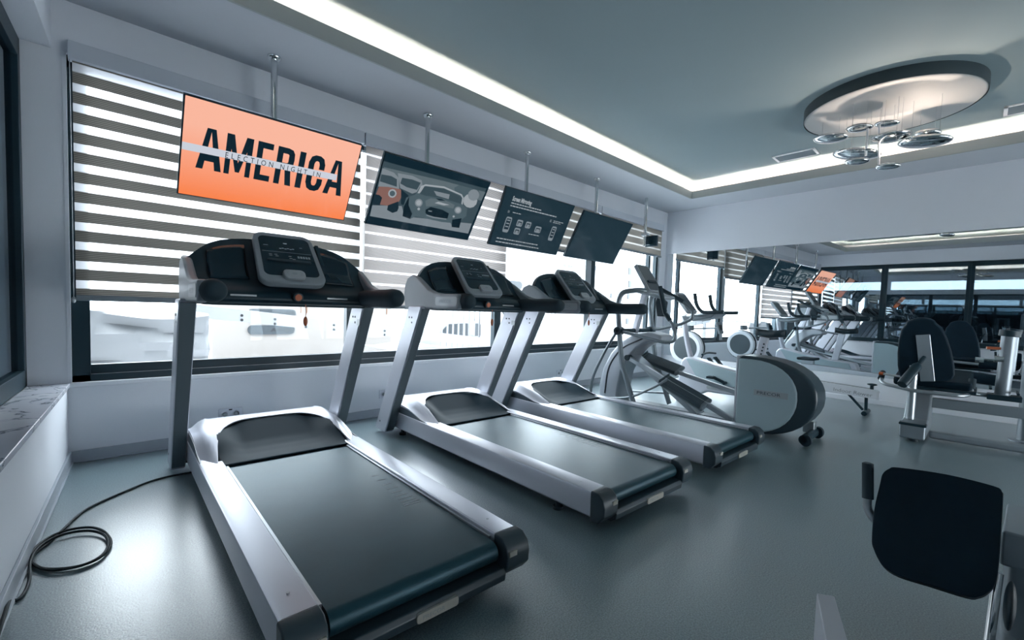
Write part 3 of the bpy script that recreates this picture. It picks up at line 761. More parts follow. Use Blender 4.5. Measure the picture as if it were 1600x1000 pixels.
# ================================================================== TREADMILLS (built at the origin: x across, y forward, z up)
def sst(a, b, x):
    t = min(1, max(0, (x - a) / (b - a))); return t * t * (3 - 2 * t)
def lerpt(tab, x):
    if x <= tab[0][0]: return tab[0][1]
    for (a, va), (b, vb) in zip(tab, tab[1:]):
        if x <= b: return va + (vb - va) * (x - a) / (b - a)
    return tab[-1][1]
HP = [(1.56, .205), (1.64, .220), (1.75, .252), (1.88, .298), (2.0, .332), (2.1, .348), (2.20, .350), (2.30, .335), (2.38, .285), (2.43, .20), (2.45, .06)]
SP = [(1.60, .206), (1.74, .208), (1.82, .218), (1.90, .240), (1.98, .275), (2.06, .312), (2.13, .344)]
CT_Z = [(0, 1.53), (.16, 1.535), (.26, 1.525), (.33, 1.508), (.39, 1.482), (.43, 1.452), (.465, 1.42), (.50, 1.385)]
CT_Y = [(0, 1.90), (.3, 1.88), (.38, 1.86), (.44, 1.84), (.50, 1.80)]
M['scoop'] = mat('hood_scoop_grey', (0.013, 0.032, 0.046), 0.65, spec=0.15)
M['hoodflank'] = mat('hood_flank_grey', (0.085, 0.115, 0.14), 0.36)
M['capgrey'] = mat('end_cap_grey', (0.030, 0.050, 0.064), 0.38)
M['edgegrey'] = mat('upright_edge_grey', (0.115, 0.150, 0.172), 0.4)
M['silverlow'] = mat('rail_side_grey', (0.30, 0.33, 0.37), 0.38, metal=0.45)
M['frame_grey'] = mat('console_frame_grey', (0.22, 0.255, 0.28), 0.4)

def make_treadmill():
    t = local_thing('treadmill', '', 'treadmill', 'row of treadmills facing the windows')
    for s in (-1, 1):
        mb = MB()
        prof = [(.352, .198), (.353, .212), (.358, .217), (.458, .215), (.467, .211), (.471, .200), (.471, .085), (.460, .072), (.352, .072)]
        mb.prism(prof, lambda a, b, d: (s * a, d, b), 0.045, 2.33)
        mb.build('side_rail', 'silver2', t, ang=30)
        mb = MB(); mb.box(*sorted((s * .338, s * .349)), 0.06, 1.75, 0.12, 0.203); mb.build('belt_guide', 'steel', t)
        mb = MB(); o = [(.045, .218), (-.005, .214), (-.035, .19), (-.048, .15), (-.045, .10), (-.01, .06), (.045, .05)]
        mb.prism(o, lambda a, b, d: (d, a, b), s * .350, s * .474); cap = mb.build('end_cap', 'capgrey', t, bevel=0.008)
        MB().box(*sorted((s * .36, s * .40)), -0.0495, -0.040, 0.15, 0.17).build('cap_label', 'badge', cap)
        mb = MB()
        for yy in (0.16,): mb.lathe([(0.006, .2185), (0.006, .2195), (0.0, .2195)], (s * .41, yy, 0), 'z', 12)
        mb.build('rail_screw', 'steel', t)
    # deck and belt
    mb = MB(); o = [(1.72, .196), (.035, .196)]
    for k in range(1, 9):
        a = R(90 + 180 * k / 8); o.append((.035 + .043 * math.cos(a), .153 + .043 * math.sin(a)))
    o.append((1.72, .110)); mb.prism(o, lambda a, b, d: (d, a, b), -.335, .335); belt = mb.build('belt', 'belt', t, ang=30)
    mb = MB()
    for k in range(10):
        w = 0.030 + 0.0 * k; y = 0.98 - 0.055 * (k ** 1.0) * (1.0 - 0.045 * k) * 1.5
        ln = 0.03 + 0.0045 * k
        mb.box(.275 - ln, .275 + ln * .3, y, y + 0.006, .1964, .1969)
    mb.build('belt_scale_marks', 'dimprint', belt)
    mb = MB(); mb.box(-.35, .35, .05, 2.3, .065, .10); mb.build('underframe', 'darkpl', t)
    # rear cross bar with badge
    mb = MB(); o = [(.04, .105), (-.028, .105), (-.040, .085), (-.036, .055), (0, .035), (.04, .035)]
    mb.prism(o, lambda a, b, d: (d, a, b), -.352, .352); xb = mb.build('rear_cross_bar', 'capgrey', t, bevel=0.004)
    mb = MB(); mb.prism(rrect(.17, .034, .010, 4, .03, .078), lambda a, b, d: (a, d, b), -.046, -.036); bd = mb.build('badge', 'badge', xb)
    mb = MB(); text_mb(mb, 'PRECOR', .022, (-.035, -.0462, .070), (1, 0, 0), (0, 0, 1), sx=1.1, depth=0.0006); mb.build('badge_text', 'alu', bd, recalc=False, smooth=False)
    # feet
    for s in (-1, 1):
        for y in (.33, 2.2):
            mb = MB(); mb.cyl((s * .40, y, 0.0), (s * .40, y, .075), .016, 12); mb.cyl((s * .40, y, 0), (s * .40, y, .018), .030, 16)
            mb.build('foot', 'black', t)
    # motor hood
    def P(v): return lerpt(HP, v)
    def hood(a, b):
        if a == 0 or a == 1:
            u = -.456 + .912 * a; e = True
        else:
            u = -.455 + .91 * (a * 50 - 1) / 48; e = False
        au = abs(u)
        v0 = 2.115 - .20 * max(0, au / .34) ** 4 * (au < .34) - .20 * (au >= .34) + (1.57 - 1.915) * sst(.335, .40, au); v = v0 + (2.45 - v0) * b
        z = P(v) - .006 * (0 if au > .36 else 1)
        fall = 1 - .22 * sst(.33, .456, au) ** 2
        z = .06 + (z - .06) * fall
        if e: z = min(z, .19)
        return Vector((u, v, z))
    MB().grid(hood, 50, 34).build('motor_hood', 'silver', t, recalc=True, solid=0.006)
    def scoop(a, b):
        u = -.375 + .75 * a; au = abs(u); v = 1.60 + (.52 - .19 * min(1, au / .34) ** 4) * b
        z = lerpt(SP, v); k = sst(.20, .34, au) * min(1, b * 1.5) ** .6
        z = z * (1 - k) + (P(v) - .004) * k * (1 - .22 * sst(.33, .456, au) ** 2) + .06 * k * .22 * sst(.33, .456, au) ** 2
        return Vector((u, v, z))
    MB().grid(scoop, 44, 26).build('hood_scoop', 'scoop', t, solid=0.005)
    for s in (-1, 1):
        mb = MB(); mb.prism([(1.66, .212), (1.80, .226), (1.95, .262), (2.1, .276), (2.22, .276), (2.32, .252), (2.38, .212)], lambda a, b, d: (d, a, b), s * .452, s * .463)
        mb.build('hood_side_cover', 'hoodflank', t, bevel=0.004)
    # uprights
    for s in (-1, 1):
        mb = MB(); o = [(2.235, .035), (2.44, .035), (1.86, 1.15), (1.655, 1.15)]
        mb.prism(o, lambda a, b, d: (d, a, b), s * .474, s * .556); up = mb.build('upright', 'silver', t, bevel=0.012, seg=3)
        mb = MB(); mb.bar((s * .515, 2.2195, .055), (s * .515, 1.6605, 1.13), .070, .006, (0, 1, 0)); mb.build('upright_edge', 'edgegrey', up)
        mb = MB()
        for (v, z) in ((1.84, 1.06), (1.80, 1.06), (1.80, 1.02), (2.33, .12)): mb.cyl((-.5565 if s < 0 else .4735, v, z), (-.5575 if s < 0 else .4725, v, z), .008, 10)
        mb.build('bolts', 'darkprint', up)
        if s > 0:
            mb = MB(); mb.box(.4725, .4738, 1.72, 1.765, 1.0, 1.045); mb.build('sticker', 'alu', up)
    mb = MB(); mb.box(-.47, .47, 2.26, 2.36, .06, .14); mb.build('front_cross_bar', 'darkpl', t)
    # console shell
    def wing(a, b):
        u = -.50 + 1.0 * a; au = abs(u); zt, yt = lerpt(CT_Z, au), lerpt(CT_Y, au)
        pts = [(1.60, 1.135), (1.585, 1.165), (1.60, 1.195), (1.66, 1.235), (1.66 + (yt - 1.66) * .55, 1.235 + (zt - 1.235) * .45), (yt, zt), (yt + .035, zt - .005), (yt + .07, zt - .07), (yt + .10, 1.15 + (zt - 1.15) * .4), (1.98 if au < .4 else yt + .1, 1.135)]
        x = b * (len(pts) - 1); i = min(int(x), len(pts) - 2); f = x - i
        return Vector((u, pts[i][0] * (1 - f) + pts[i + 1][0] * f, pts[i][1] * (1 - f) + pts[i + 1][1] * f))
    MB().grid(wing, 48, 27).build('console_shell', 'darkpl', t, ang=55, solid=0.012)
    for s in (-1, 1):
        def tray(a, b):
            u = s * (.215 + .20 * a); au = abs(u); zt, yt = lerpt(CT_Z, au), lerpt(CT_Y, au)
            k = .16 + .72 * b; y = 1.66 + (yt - 1.66) * k; z = 1.235 + (zt - 1.235) * (k * .45 / .55 if k < .55 else .45 + (k - .55) * .55 / .45)
            q = math.sin(math.pi * min(1, max(0, a))) ** .5 * 0 + 1
            return Vector((u, y - .014, z + .006))
        MB().grid(tray, 10, 10).build('storage_tray', 'glossblk', t, solid=0.006)
        # side panel and grip arm
        mb = MB(); o = [(1.97, 1.13), (2.0, 1.22), (1.985, 1.32), (1.94, 1.38), (1.87, 1.402), (1.79, 1.385), (1.70, 1.335), (1.61, 1.283), (1.52, 1.258), (1.42, 1.248), (1.22, 1.246), (1.195, 1.225), (1.19, 1.165), (1.22, 1.135)]
        mb.prism(o, lambda a, b, d: (d, a, b), s * .480, s * .528); sp = mb.build('console_side_panel', 'frame_grey', t, bevel=0.016, seg=4)
        mb = MB(); mb.prism(rrect(.28, .065, .02, 4, 1.36, 1.192), lambda a, b, d: (d, a, b), s * .528, s * .5305); mb.build('side_plate', 'alu', sp)
        if s < 0:
            mb = MB(); text_mb(mb, 'PRECOR', .035, (-.5312, 1.45, 1.18), (0, -1, 0), (0, 0, 1), sx=1.2, depth=.0005); mb.build('side_lettering', 'dimprint', sp, recalc=False, smooth=False)
        mb = MB(); xx = s * .465
        mb.tube([(xx, 1.80, 1.175), (xx, 1.6, 1.19), (xx, 1.4, 1.193), (xx, 1.21, 1.193), (xx, 1.16, 1.193), (xx, 1.135, 1.192), (xx, 1.122, 1.192)], [.052, .056, .056, .058, .054, .040, .012], 20)
        mb.build('hand_grip', 'grip', t, ang=60)
        MB().box(*sorted((s * .20, s * .33)), 1.580, 1.592, 1.176, 1.186).build('heart_rate_strip', 'alu', t)
    # low bar under the console
    mb = MB(); mb.bar((-.46, 1.64, 1.145), (.46, 1.64, 1.145), .10, .045); mb.build('console_beam', 'darkpl', t, bevel=0.012)
    # display
    dy, dz = .68, .735
    c = Vector((0, 1.70, 1.418)); ux = Vector((1, 0, 0)); uy = Vector((0, dy, dz)).normalized(); un = ux.cross(uy)
    if un.y > 0: un = -un
    F = lambda a, b, d: c + ux * a + uy * b + un * d
    def trap(w, h, r, k): return [(a * (1 + k * (-b / h)), b) for a, b in rrect(w, h, r, 7)]
    mb = MB(); mb.prism(trap(.365, .445, .065, .10), F, -.030, .012); fr = mb.build('display_frame', 'frame_grey', t, bevel=0.008, seg=3)
    mb = MB(); mb.prism(trap(.325, .405, .05, .10), F, -.055, -.028); mb.build('display_back', 'darkpl', fr)
    mb = MB(); mb.prism([(a, b + .012) for a, b in trap(.305, .345, .035, .08)], F, .0115, .0135); pn = mb.build('display_panel', 'glossblk', fr)
    mb = MB(); mb.prism(rrect(.25, .020, .008, 3, 0, -.035), F, .0135, .022); mb.build('reading_rack', 'darkpl', pn)
    mb = MB(); mb.prism(rrect(.285, .003, .001, 2, 0, .045), F, .0136, .0140)
    mb.build('display_divider', 'dimprint', pn)
    mb = MB()
    for k in range(6): mb.prism(rrect(.013, .005, .002, 2, -.035 + k * .015, .078 + .004 * (k % 2)), F, .0136, .0141)
    mb.prism(rrect(.022, .008, .003, 2, 0, .128), F, .0136, .0141)
    mb.build('display_digits', 'cutwhite', pn)
    mb = MB()
    for (x, y) in ((-.10, .02), (-.07, .02), (-.10, .008), (-.065, .006), (.01, .012), (.012, -.006), (.03, -.012), (-.12, .10), (-.11, .10), (.09, .10)):
        mb.prism(rrect(.018, .005, .002, 2, x, y), F, .0136, .0140)
    for k in range(5): mb.prism(rrect(.012, .02, .002, 2, .06 + .016 * k, .01), F, .0136, .0138)
    mb.build('display_icons', 'dimprint', pn)
    mb = MB(); mb.prism(rrect(.125, .072, .028, 6, 0, -.165), F, .010, .038); bp = mb.build('button_pad', 'alu2', fr, bevel=0.006, seg=3)
    mb = MB(); mb.prism(rrect(.028, .016, .004, 3, 0, -.163), F, .0382, .0388)
    for x, y in ((-.035, -.15), (.035, -.15), (-.035, -.175), (.035, -.175), (-.04, -.163), (.04, -.163)): mb.prism(rrect(.007, .004, .001, 2, x, y), F, .0382, .0388)
    mb.build('buttons', 'dimprint', bp)
    # reading stand to the right of the display and the safety cord
    mb = MB(); mb.obox(F(.205, .03, -.02), (.02, .27, .03), Matrix((ux, uy, un)).transposed()); mb.build('bookmark_slot', 'glossblk', t)
    mb = MB(); mb.cyl((.02, 1.60, 1.185), (.02, 1.555, 1.180), .030, 20); sb = mb.build('stop_button', 'darkpl', t, bevel=0.005); MB().cyl((.02, 1.556, 1.180), (.02, 1.550, 1.179), .020, 16).build('button_ring', 'orange', sb)
    mb = MB(); mb.tube([(.06, 1.55, 1.14), (.063, 1.55, 1.09), (.06, 1.55, 1.06)], .0018, 6); mb.build('safety_cord', 'orange', t)
    mb = MB(); mb.ell((.06, 1.55, 1.035), (.013, .010, .030), None, 12, 10); mb.build('cord_clip', 'orange', t)
    return t
M['tubegrey'] = mat('grey_tube_paint', (0.19, 0.225, 0.25), 0.32, metal=0.4)
M['towergrey'] = mat('silver_tower_shell', (0.36, 0.39, 0.43), 0.36, metal=0.3)
M['alu2'] = mat('pale_grey_buttons', (0.30, 0.335, 0.36), 0.4)
tm = make_treadmill()
TT = R(-1.6)
spots = [((.855, 1.310), 'nearest treadmill, standing under the orange television, its belt running to the front of the photo'),
         ((2.355, 1.295), 'middle treadmill of the row, between the nearest one and the one beside the elliptical'),
         ((3.665, 1.270), 'third treadmill of the row, right beside the elliptical trainer')]
mills = []
for i, ((x, y), lab) in enumerate(spots):
    o = tm if i == 0 else copy_tree(tm)
    o.location = (x, y, 0); o.rotation_euler = (0, 0, TT); o['label'] = lab; mills.append(o)

# ================================================================== ELLIPTICAL TRAINER
EST = len(D.meshes); e = thing('elliptical_trainer', (5.0, 2.0, 0), 'silver elliptical trainer with big round rear drive housing, beside the third treadmill', 'elliptical trainer')
XC = 5.02
def dshape(y0, yr, z0, z1, n=18, p=2.2):
    o = [(y0, z0), (y0, z1)]
    cy_ = y0 - 0.12; a_ = cy_ - yr; cz = (z0 + z1) / 2; b_ = (z1 - z0) / 2
    for k in range(n + 1):
        th = R(90 + 180 * k / n); c_, s_ = math.cos(th), math.sin(th)
        o.append((cy_ + a_ * math.copysign(abs(c_) ** (2 / p), c_), cz + b_ * math.copysign(abs(s_) ** (2 / p), s_)))
    return o
body = dshape(1.70, 1.0, 0.012, 0.752)
mb = MB(); mb.prism(body, lambda a, b, d: (d, a, b), XC - .175, XC + .175)
mb.build('drive_housing', 'midgrey_dark', e, bevel=0.035, seg=4)
inner = dshape(1.70, 1.16, 0.03, 0.722)
for s in (-1, 1):
    mb = MB(); mb.prism(inner, lambda a, b, d: (d, a, b), XC + s * .150, XC + s * .195); sp = mb.build('housing_side_panel', 'panelgrey' if 'panelgrey' in M else 'greypl', e, bevel=0.016, seg=3)
    if s < 0:
        mb = MB(); mb.prism(rrect(.30, .060, .006, 3, 1.385, .40), lambda a, b, d: (d, a, b), XC - .195, XC - .199); bp = mb.build('badge', 'alu', sp)
        mb = MB(); text_mb(mb, 'PRECOR', .042, (XC - .1992, 1.51, .386), (0, -1, 0), (0, 0, 1), sx=1.35, depth=.001); mb.build('badge_lettering', 'darkprint', bp, recalc=False, smooth=False)
mb = MB(); mb.box(XC - .185, XC + .185, 1.695, 1.725, .012, .752); mb.build('housing_front_edge', 'silver', e, bevel=0.012)
mb = MB(); mb.cyl((XC - .2, 1.09, .05), (XC + .30, 1.09, .05), .036, 16); mb.build('rear_foot_tube', 'darkpl', e)
for x in (XC - .17, XC + .27):
    MB().cyl((x - .03, 1.07, .048), (x + .03, 1.07, .048), .048, 20).build('transport_wheel', 'black', e, bevel=0.006)
mb = MB(); mb.obox((XC + .2, 1.13, .10), (.10, .10, .10)); mb.build('foot_bracket', 'steel', e, bevel=0.01)
mb = MB(); mb.box(XC - .09, XC + .09, 1.6, 3.35, .02, .075); mb.build('base_beam', 'midgrey', e, bevel=0.012)
mb = MB(); mb.cyl((XC - .36, 3.30, .035), (XC + .36, 3.30, .035), .034, 14); mb.build('front_foot_tube', 'steel', e)
# front ramp tower
tower = [(3.42, .03), (3.43, .20), (3.38, .42), (3.27, .63), (3.12, .80), (2.95, .90), (2.75, .93), (2.60, .90), (2.57, .85), (2.62, .81), (2.76, .80), (2.90, .72), (3.02, .58), (3.10, .40), (3.14, .20), (3.15, .03)]
mb = MB(); mb.prism(tower, lambda a, b, d: (d, a, b), XC - .16, XC + .16); mb.build('ramp_tower', 'towergrey', e, bevel=0.03, seg=3, ang=50)
mb = MB(); mb.tube([(XC - .164, 3.33, .12), (XC - .164, 3.28, .45), (XC - .164, 3.1, .70), (XC - .164, 2.8, .855)], .009, 6, smooth=6); mb.build('tower_slot', 'darkprint', e)
mb = MB(); mb.bar((XC, 3.0, .60), (XC, 2.15, .06), .20, .05); mb.build('ramp', 'steel', e, bevel=0.01)
for s in (-1, 1):
    x = XC + s * .40
    mb = MB(); mb.tube(bend([(x, 2.72, .03), (x, 2.95, .55), (x - s * .02, 3.05, 1.25), (x - s * .04, 3.02, 1.40), (x - s * .16, 2.85, 1.43), (x - s * .25, 2.80, 1.42)], .14, 6), .030, 14)
    mb.build('frame_tube', 'tubegrey', e)
    mb = MB(); mb.tube([(x - s * .02, 3.06, .90), (x - s * .01, 3.22, .62), (x, 3.36, .30), (x, 3.38, .05)], .017, 12, smooth=6); mb.build('front_tube', 'tubegrey', e)
    mb = MB(); mb.tube([(x, 3.38, .09), (x + s * .01, 2.85, .16), (x - s * .02, 2.55, .30), (x - s * .10, 2.40, .42)] if s < 0 else [(x, 3.38, .09), (x, 2.8, .14), (x - .05, 2.4, .20)], .012, 10, smooth=5); mb.build('stay_rod', 'tubegrey', e)
# moving arms: pivot in front, elbow towards the user, long dark grip
arms = [(-1, [(3.02, .93), (2.85, .90), (2.42, .83), (2.30, .86), (2.33, 1.02), (2.44, 1.16), (2.50, 1.38)], [(2.375, 1.08), (2.44, 1.16), (2.52, 1.46)]),
        (1, [(3.02, .95), (2.90, .95), (2.60, 1.03), (2.46, 1.10), (2.45, 1.19), (2.62, 1.34), (3.02, 1.53)], [(2.58, 1.31), (2.75, 1.40), (3.02, 1.535)])]
for s, pts, gp in arms:
    x = XC + s * .36
    mb = MB(); mb.tube(bend([(x, a, b) for a, b in pts], .12, 6), .019, 14); am = mb.build('swing_arm', 'tubegrey', e)
    mb = MB(); mb.tube([(x, a, b) for a, b in gp], .025, 14); mb.build('arm_grip', 'grip', am)
mb = MB(); mb.cyl((XC - .42, 3.02, .93), (XC + .42, 3.02, .93), .028, 14); mb.cyl((XC - .42, 3.02, .93), (XC - .32, 3.02, .93), .05, 18); mb.cyl((XC + .32, 3.02, .93), (XC + .42, 3.02, .93), .05, 18)
mb.build('pivot_shaft', 'darkpl', e, bevel=0.004)
# links and pedals
for s, p0, p1, ped in ((-1, (2.98, .60), (1.72, .10), ((2.50, .36), (1.98, .155))), (1, (3.10, .56), (1.72, .28), ((3.03, .555), (2.50, .42)))):
    x = XC + s * .20
    mb = MB(); mb.bar((x, *p0), (x, *p1), .045, .05); lk = mb.build('pedal_link', 'steel', e, bevel=0.008)
    mb = MB(); mb.cyl((x - .04, p0[0], p0[1]), (x + .04, p0[0], p0[1]), .035, 16); mb.build('ramp_roller', 'black', lk)
    a, b = ped; d = Vector((0, a[0] - b[0], a[1] - b[1])); ln = d.length; d.normalize(); up = Vector((1, 0, 0)).cross(d); sx_ = Vector((1, 0, 0)); up = up if up.z > 0 else -up
    q = Matrix.Rotation(R(-24), 3, d if d.y > 0 else -d); up = q @ up; sx_ = q @ sx_
    mid = Vector((x + s * .02, (a[0] + b[0]) / 2, (a[1] + b[1]) / 2 + .035)); rot = Matrix((sx_, d, up)).transposed()
    mb = MB(); mb.obox(mid, (.21, ln, .045), rot); pd = mb.build('pedal', 'darkgrey_pedal' if 'darkgrey_pedal' in M else 'midgrey', e, bevel=0.018, seg=3)
    mb = MB(); sg = 1 if up.z > 0 else -1
    for k in range(-4, 5): mb.obox(mid + up * sg * .0235 + sx_ * (k * .02), (.007, ln * .86, .004), rot)
    mb.obox(mid + up * sg * .024 + sx_ * (-.10), (.012, ln * .9, .04), rot); mb.obox(mid + up * sg * .024 + d * ln * .48, (.19, .014, .04), rot)
    mb.build('pedal_tread', 'capgrey', pd)
# console
c = Vector((XC - .02, 2.86, 1.58)); ux = Vector((1, 0, 0)); uy = Vector((0, .55, .835)).normalized(); un = ux.cross(uy); un = -un if un.y > 0 else un
F = lambda a, b, d: c + ux * a + uy * b + un * d
mb = MB(); mb.prism([(a * (1 - .25 * b), b) for a, b in rrect(.30, .40, .03, 5)], F, -.03, .012); fr = mb.build('console', 'alu2', e, bevel=0.006)
mb = MB(); mb.prism([(a * (1 - .25 * b), b) for a, b in rrect(.26, .36, .02, 4)], F, .012, .0145); pn = mb.build('console_panel', 'midgrey_dark', fr)
mb = MB(); mb.prism(rrect(.20, .03, .01, 3, 0, -.06), F, .014, .028); mb.build('reading_rack', 'black', pn)
mb = MB(); mb.tube([(XC - .2, 2.92, 1.42), (XC - .19, 2.66, 1.36), (XC - .1, 2.60, 1.34), (XC + .1, 2.60, 1.34), (XC + .19, 2.66, 1.36), (XC + .2, 2.92, 1.42)], .019, 12, smooth=6); mb.build('heart_rate_handle', 'steel', e)
mb = MB(); mb.bar((XC, 2.90, 1.43), (XC, 3.03, .90), .07, .07, (0, 1, 0)); mb.build('console_post', 'silver', e, bevel=0.012)
mb = MB(); mb.prism([(2.80, 1.38), (2.70, 1.30), (2.72, 1.12), (2.80, 1.12), (2.84, 1.3)], lambda a, b, d: (d, a, b), XC + .12, XC + .20); mb.build('bottle_holder', 'black', e, bevel=0.01)

def shrink_to(root, k):
    """bring the whole trainer a little nearer, keeping its feet on the floor"""
    seen = set()
    def walk(o):
        for ch in o.children:
            if ch.data and ch.data.name not in seen:
                seen.add(ch.data.name); og = ORG[ch]
                for v in ch.data.vertices:
                    w = v.co + og; z = CAMH + (w.z - CAMH) * k
                    z = w.z + (z - w.z) * min(1, max(0, w.z / .25))
                    v.co = Vector((w.x * k, w.y * k, z)) - og
            walk(ch)
    walk(root)
shrink_to(e, .964)

# ================================================================== UPRIGHT BIKE
b = thing('exercise_bike', (6.1, 2.3, 0), 'upright exercise bike with black saddle behind the elliptical trainer', 'exercise bike')
XB = 6.12
body = [(2.93, .06), (2.90, .34), (2.88, .50), (2.84, .555), (2.76, .57), (2.45, .50), (2.0, .43), (1.75, .42), (1.62, .40), (1.58, .30), (1.62, .17), (1.9, .13), (2.5, .12), (2.62, .06)]
mb = MB(); mb.prism(body, lambda a, d_, d: (d, a, d_), XB - .11, XB + .11); mb.build('bike_body', 'silver', b, bevel=0.03, seg=3)
for s in (-1, 1):
    mb = MB(); mb.prism([(2.80, .545), (2.62, .27), (2.55, .245), (1.80, .235), (1.66, .30), (1.70, .395), (2.0, .415), (2.45, .485), (2.76, .552)], lambda a, d_, d: (d, a, d_), XB + s * .105, XB + s * .125); sp = mb.build('body_side_panel', 'panelgrey' if 'panelgrey' in M else 'greypl', b, bevel=0.008)
    if s < 0:
        mb = MB(); mb.prism(rrect(.36, .05, .022, 5, 2.32, .19), lambda a, d_, d: (d, a, d_), XB - .11, XB - .114); bd = mb.build('badge', 'alu', b)
        mb = MB(); text_mb(mb, 'PRECOR', .036, (XB - .1143, 2.44, .178), (0, -1, 0), (0, 0, 1), sx=1.2, depth=.0008); mb.build('badge_lettering', 'dimprint', bd, recalc=False, smooth=False)
mb = MB(); mb.cyl((XB - .27, 2.80, .045), (XB + .27, 2.80, .045), .04, 14); mb.build('front_foot', 'darkpl', b, bevel=0.006)
mb = MB(); mb.cyl((XB - .27, 1.55, .045), (XB + .27, 1.55, .045), .04, 14); mb.build('rear_foot', 'darkpl', b, bevel=0.006)
mb = MB(); mb.tube([(XB, 2.78, .52), (XB, 2.87, .85), (XB, 2.92, 1.14)], .036, 16, smooth=4); mb.build('handlebar_post', 'silver', b)
c = Vector((XB, 2.90, 1.32)); ux = Vector((1, 0, 0)); uy = Vector((0, .62, .78)).normalized(); un = ux.cross(uy); un = -un if un.y > 0 else un
F = lambda a, b_, d: c + ux * a + uy * b_ + un * d
mb = MB(); mb.prism(rrect(.30, .36, .05, 5), F, -.03, .012); fr = mb.build('console', 'alu2', b, bevel=0.006)
mb = MB(); mb.prism(rrect(.24, .28, .03, 4), F, .012, .0145); mb.build('console_panel', 'midgrey_dark', fr)
for s in (-1, 1):
    mb = MB(); mb.tube(bend([(XB + s * .06, 2.86, 1.16), (XB + s * .20, 2.70, 1.15), (XB + s * .24, 2.42, 1.19), (XB + s * .24, 2.28, 1.20)], .08, 5), .017, 12); hb = mb.build('handlebar', 'steel', b)
    mb = MB(); mb.tube(bend([(XB + s * .24, 2.28, 1.20), (XB + s * .24, 2.56, 1.185), (XB + s * .24, 2.64, 1.28), (XB + s * .24, 2.67, 1.44)], .08, 5), .024, 12); mb.build('handlebar_grip', 'grip', hb)
mb = MB(); mb.prism([(2.86, 1.13), (2.50, 1.15), (2.40, 1.18), (2.46, 1.12), (2.70, 1.07), (2.84, 1.08)], lambda a, d_, d: (d, a, d_), XB - .19, XB + .19); mb.build('handlebar_shelf', 'midgrey', b, bevel=0.012)
mb = MB(); mb.bar((XB, 1.95, .36), (XB, 1.86, .90), .055, .10, (0, 1, 0)); po = mb.build('seat_post', 'silver', b, bevel=0.01)
mb = MB()
for k in range(9): mb.cyl((XB - .0285, 1.925 - .0085 * k, .48 + k * .042), (XB - .027, 1.925 - .0085 * k, .48 + k * .042), .011, 10)
mb.build('post_holes', 'darkprint', po)
mb = MB()
def saddle(a, b_):
    th = 2 * math.pi * a; y = b_
    w = lerpt([(0, .02), (.06, .09), (.25, .115), (.5, .075), (.8, .035), (.96, .028), (1, .006)], y); h = .045
    return Vector((XB + w * math.cos(th), 1.63 + .34 * y, .965 + h * math.sin(th) - .018 * math.sin(math.pi * y)))
mb.grid(saddle, 20, 16); mb.build('saddle', 'black', b, ang=60)
mb = MB(); mb.cyl((XB - .19, 2.25, .28), (XB + .19, 2.25, .28), .02, 12)
for s in (-1, 1): mb.bar((XB + s * .15, 2.25, .28), (XB + s * .15, 2.25 - .16 * s, .28 - .06 * s), .02, .035)
mb.build('crank', 'darkpl', b)
for s in (-1, 1):
    MB().obox((XB + s * .21, 2.25 - .16 * s, .28 - .06 * s), (.10, .09, .03)).build('pedal', 'black', b, bevel=0.008)

# ================================================================== ROWING MACHINE
r = thing('rowing_machine', (6.88, 2.0, 0), 'white rowing machine with round meshed flywheel, its long rail along the mirror wall', 'rowing machine')
XR = 6.90
mb = MB(); mb.lathe([(.10, -.055), (.235, -.055), (.262, -.035), (.268, 0), (.262, .07), (.24, .10), (.10, .105)], (XR, 3.22, .625), 'x', 48); mb.build('flywheel_housing', 'white', r, ang=30)
mb = MB(); mb.lathe([(0.0, -.062), (.12, -.063), (.188, -.058), (.19, -.05), (.0, -.05)], (XR, 3.22, .625), 'x', 40); mb.build('flywheel_screen', 'mesh', r)
mb = MB(); mb.lathe([(0.0, .108), (.188, .108), (.19, .10), (.0, .10)], (XR, 3.22, .625), 'x', 40); mb.build('flywheel_screen', 'mesh', r)
mb = MB(); mb.lathe([(.2685, .02), (.273, .03), (.273, .06), (.2685, .07)], (XR, 3.22, .625), 'x', 40); mb.build('flywheel_rim', 'black', r)
mb = MB(); mb.cyl((XR + .03, 3.20, .90), (XR + .03, 3.20, .985), .065, 20); mb.build('top_cap', 'midgrey', r, bevel=0.008)
mb = MB(); mb.bar((XR, 3.36, .06), (XR, 2.62, .36), .12, .10); mb.bar((XR, 2.80, .33), (XR, 3.1, .42), .10, .08); mb.build('front_frame', 'white', r, bevel=0.015)
mb = MB(); mb.cyl((XR - .28, 3.36, .035), (XR + .28, 3.36, .035), .035, 14); mb.build('front_foot', 'white', r)
rail = [(2.72, .405), (.83, .315), (.80, .29), (.80, .20), (.84, .205), (2.72, .29)]
mb = MB(); mb.prism(rail, lambda a, b_, d: (d, a, b_), XR - .038, XR + .038); rl = mb.build('seat_rail', 'white', r, bevel=0.006)
MB().bar((XR, 2.65, .408), (XR, .9, .322), .045, .008).build('rail_track', 'alu', rl)
mb = MB(); text_mb(mb, 'Indoor Rower', .062, (XR - .0384, 1.26, .245), (0, -1, -.045), (0, -.045, 1), sx=1.1, depth=.0006); mb.build('rail_lettering', 'dimprint', rl, recalc=False, smooth=False)
mb = MB(); mb.bar((XR, .93, .30), (XR, .92, .03), .03, .03, (0, 1, 0)); mb.bar((XR, 1.12, .24), (XR, .95, .05), .025, .025, (0, 1, 0)); mb.cyl((XR - .14, .92, .028), (XR + .14, .92, .028), .028, 12); mb.cyl((XR, .88, .37), (XR, .88, .28), .02, 10); mb.ell((XR, .88, .375), (.05, .05, .014)); mb.build('rear_leg', 'darkpl', r)
mb = MB(); mb.tube([(XR + .04, 3.18, .93), (XR + .04, 2.88, .955), (XR + .04, 2.78, .96)], .013, 10); arm = mb.build('monitor_arm', 'midgrey', r)
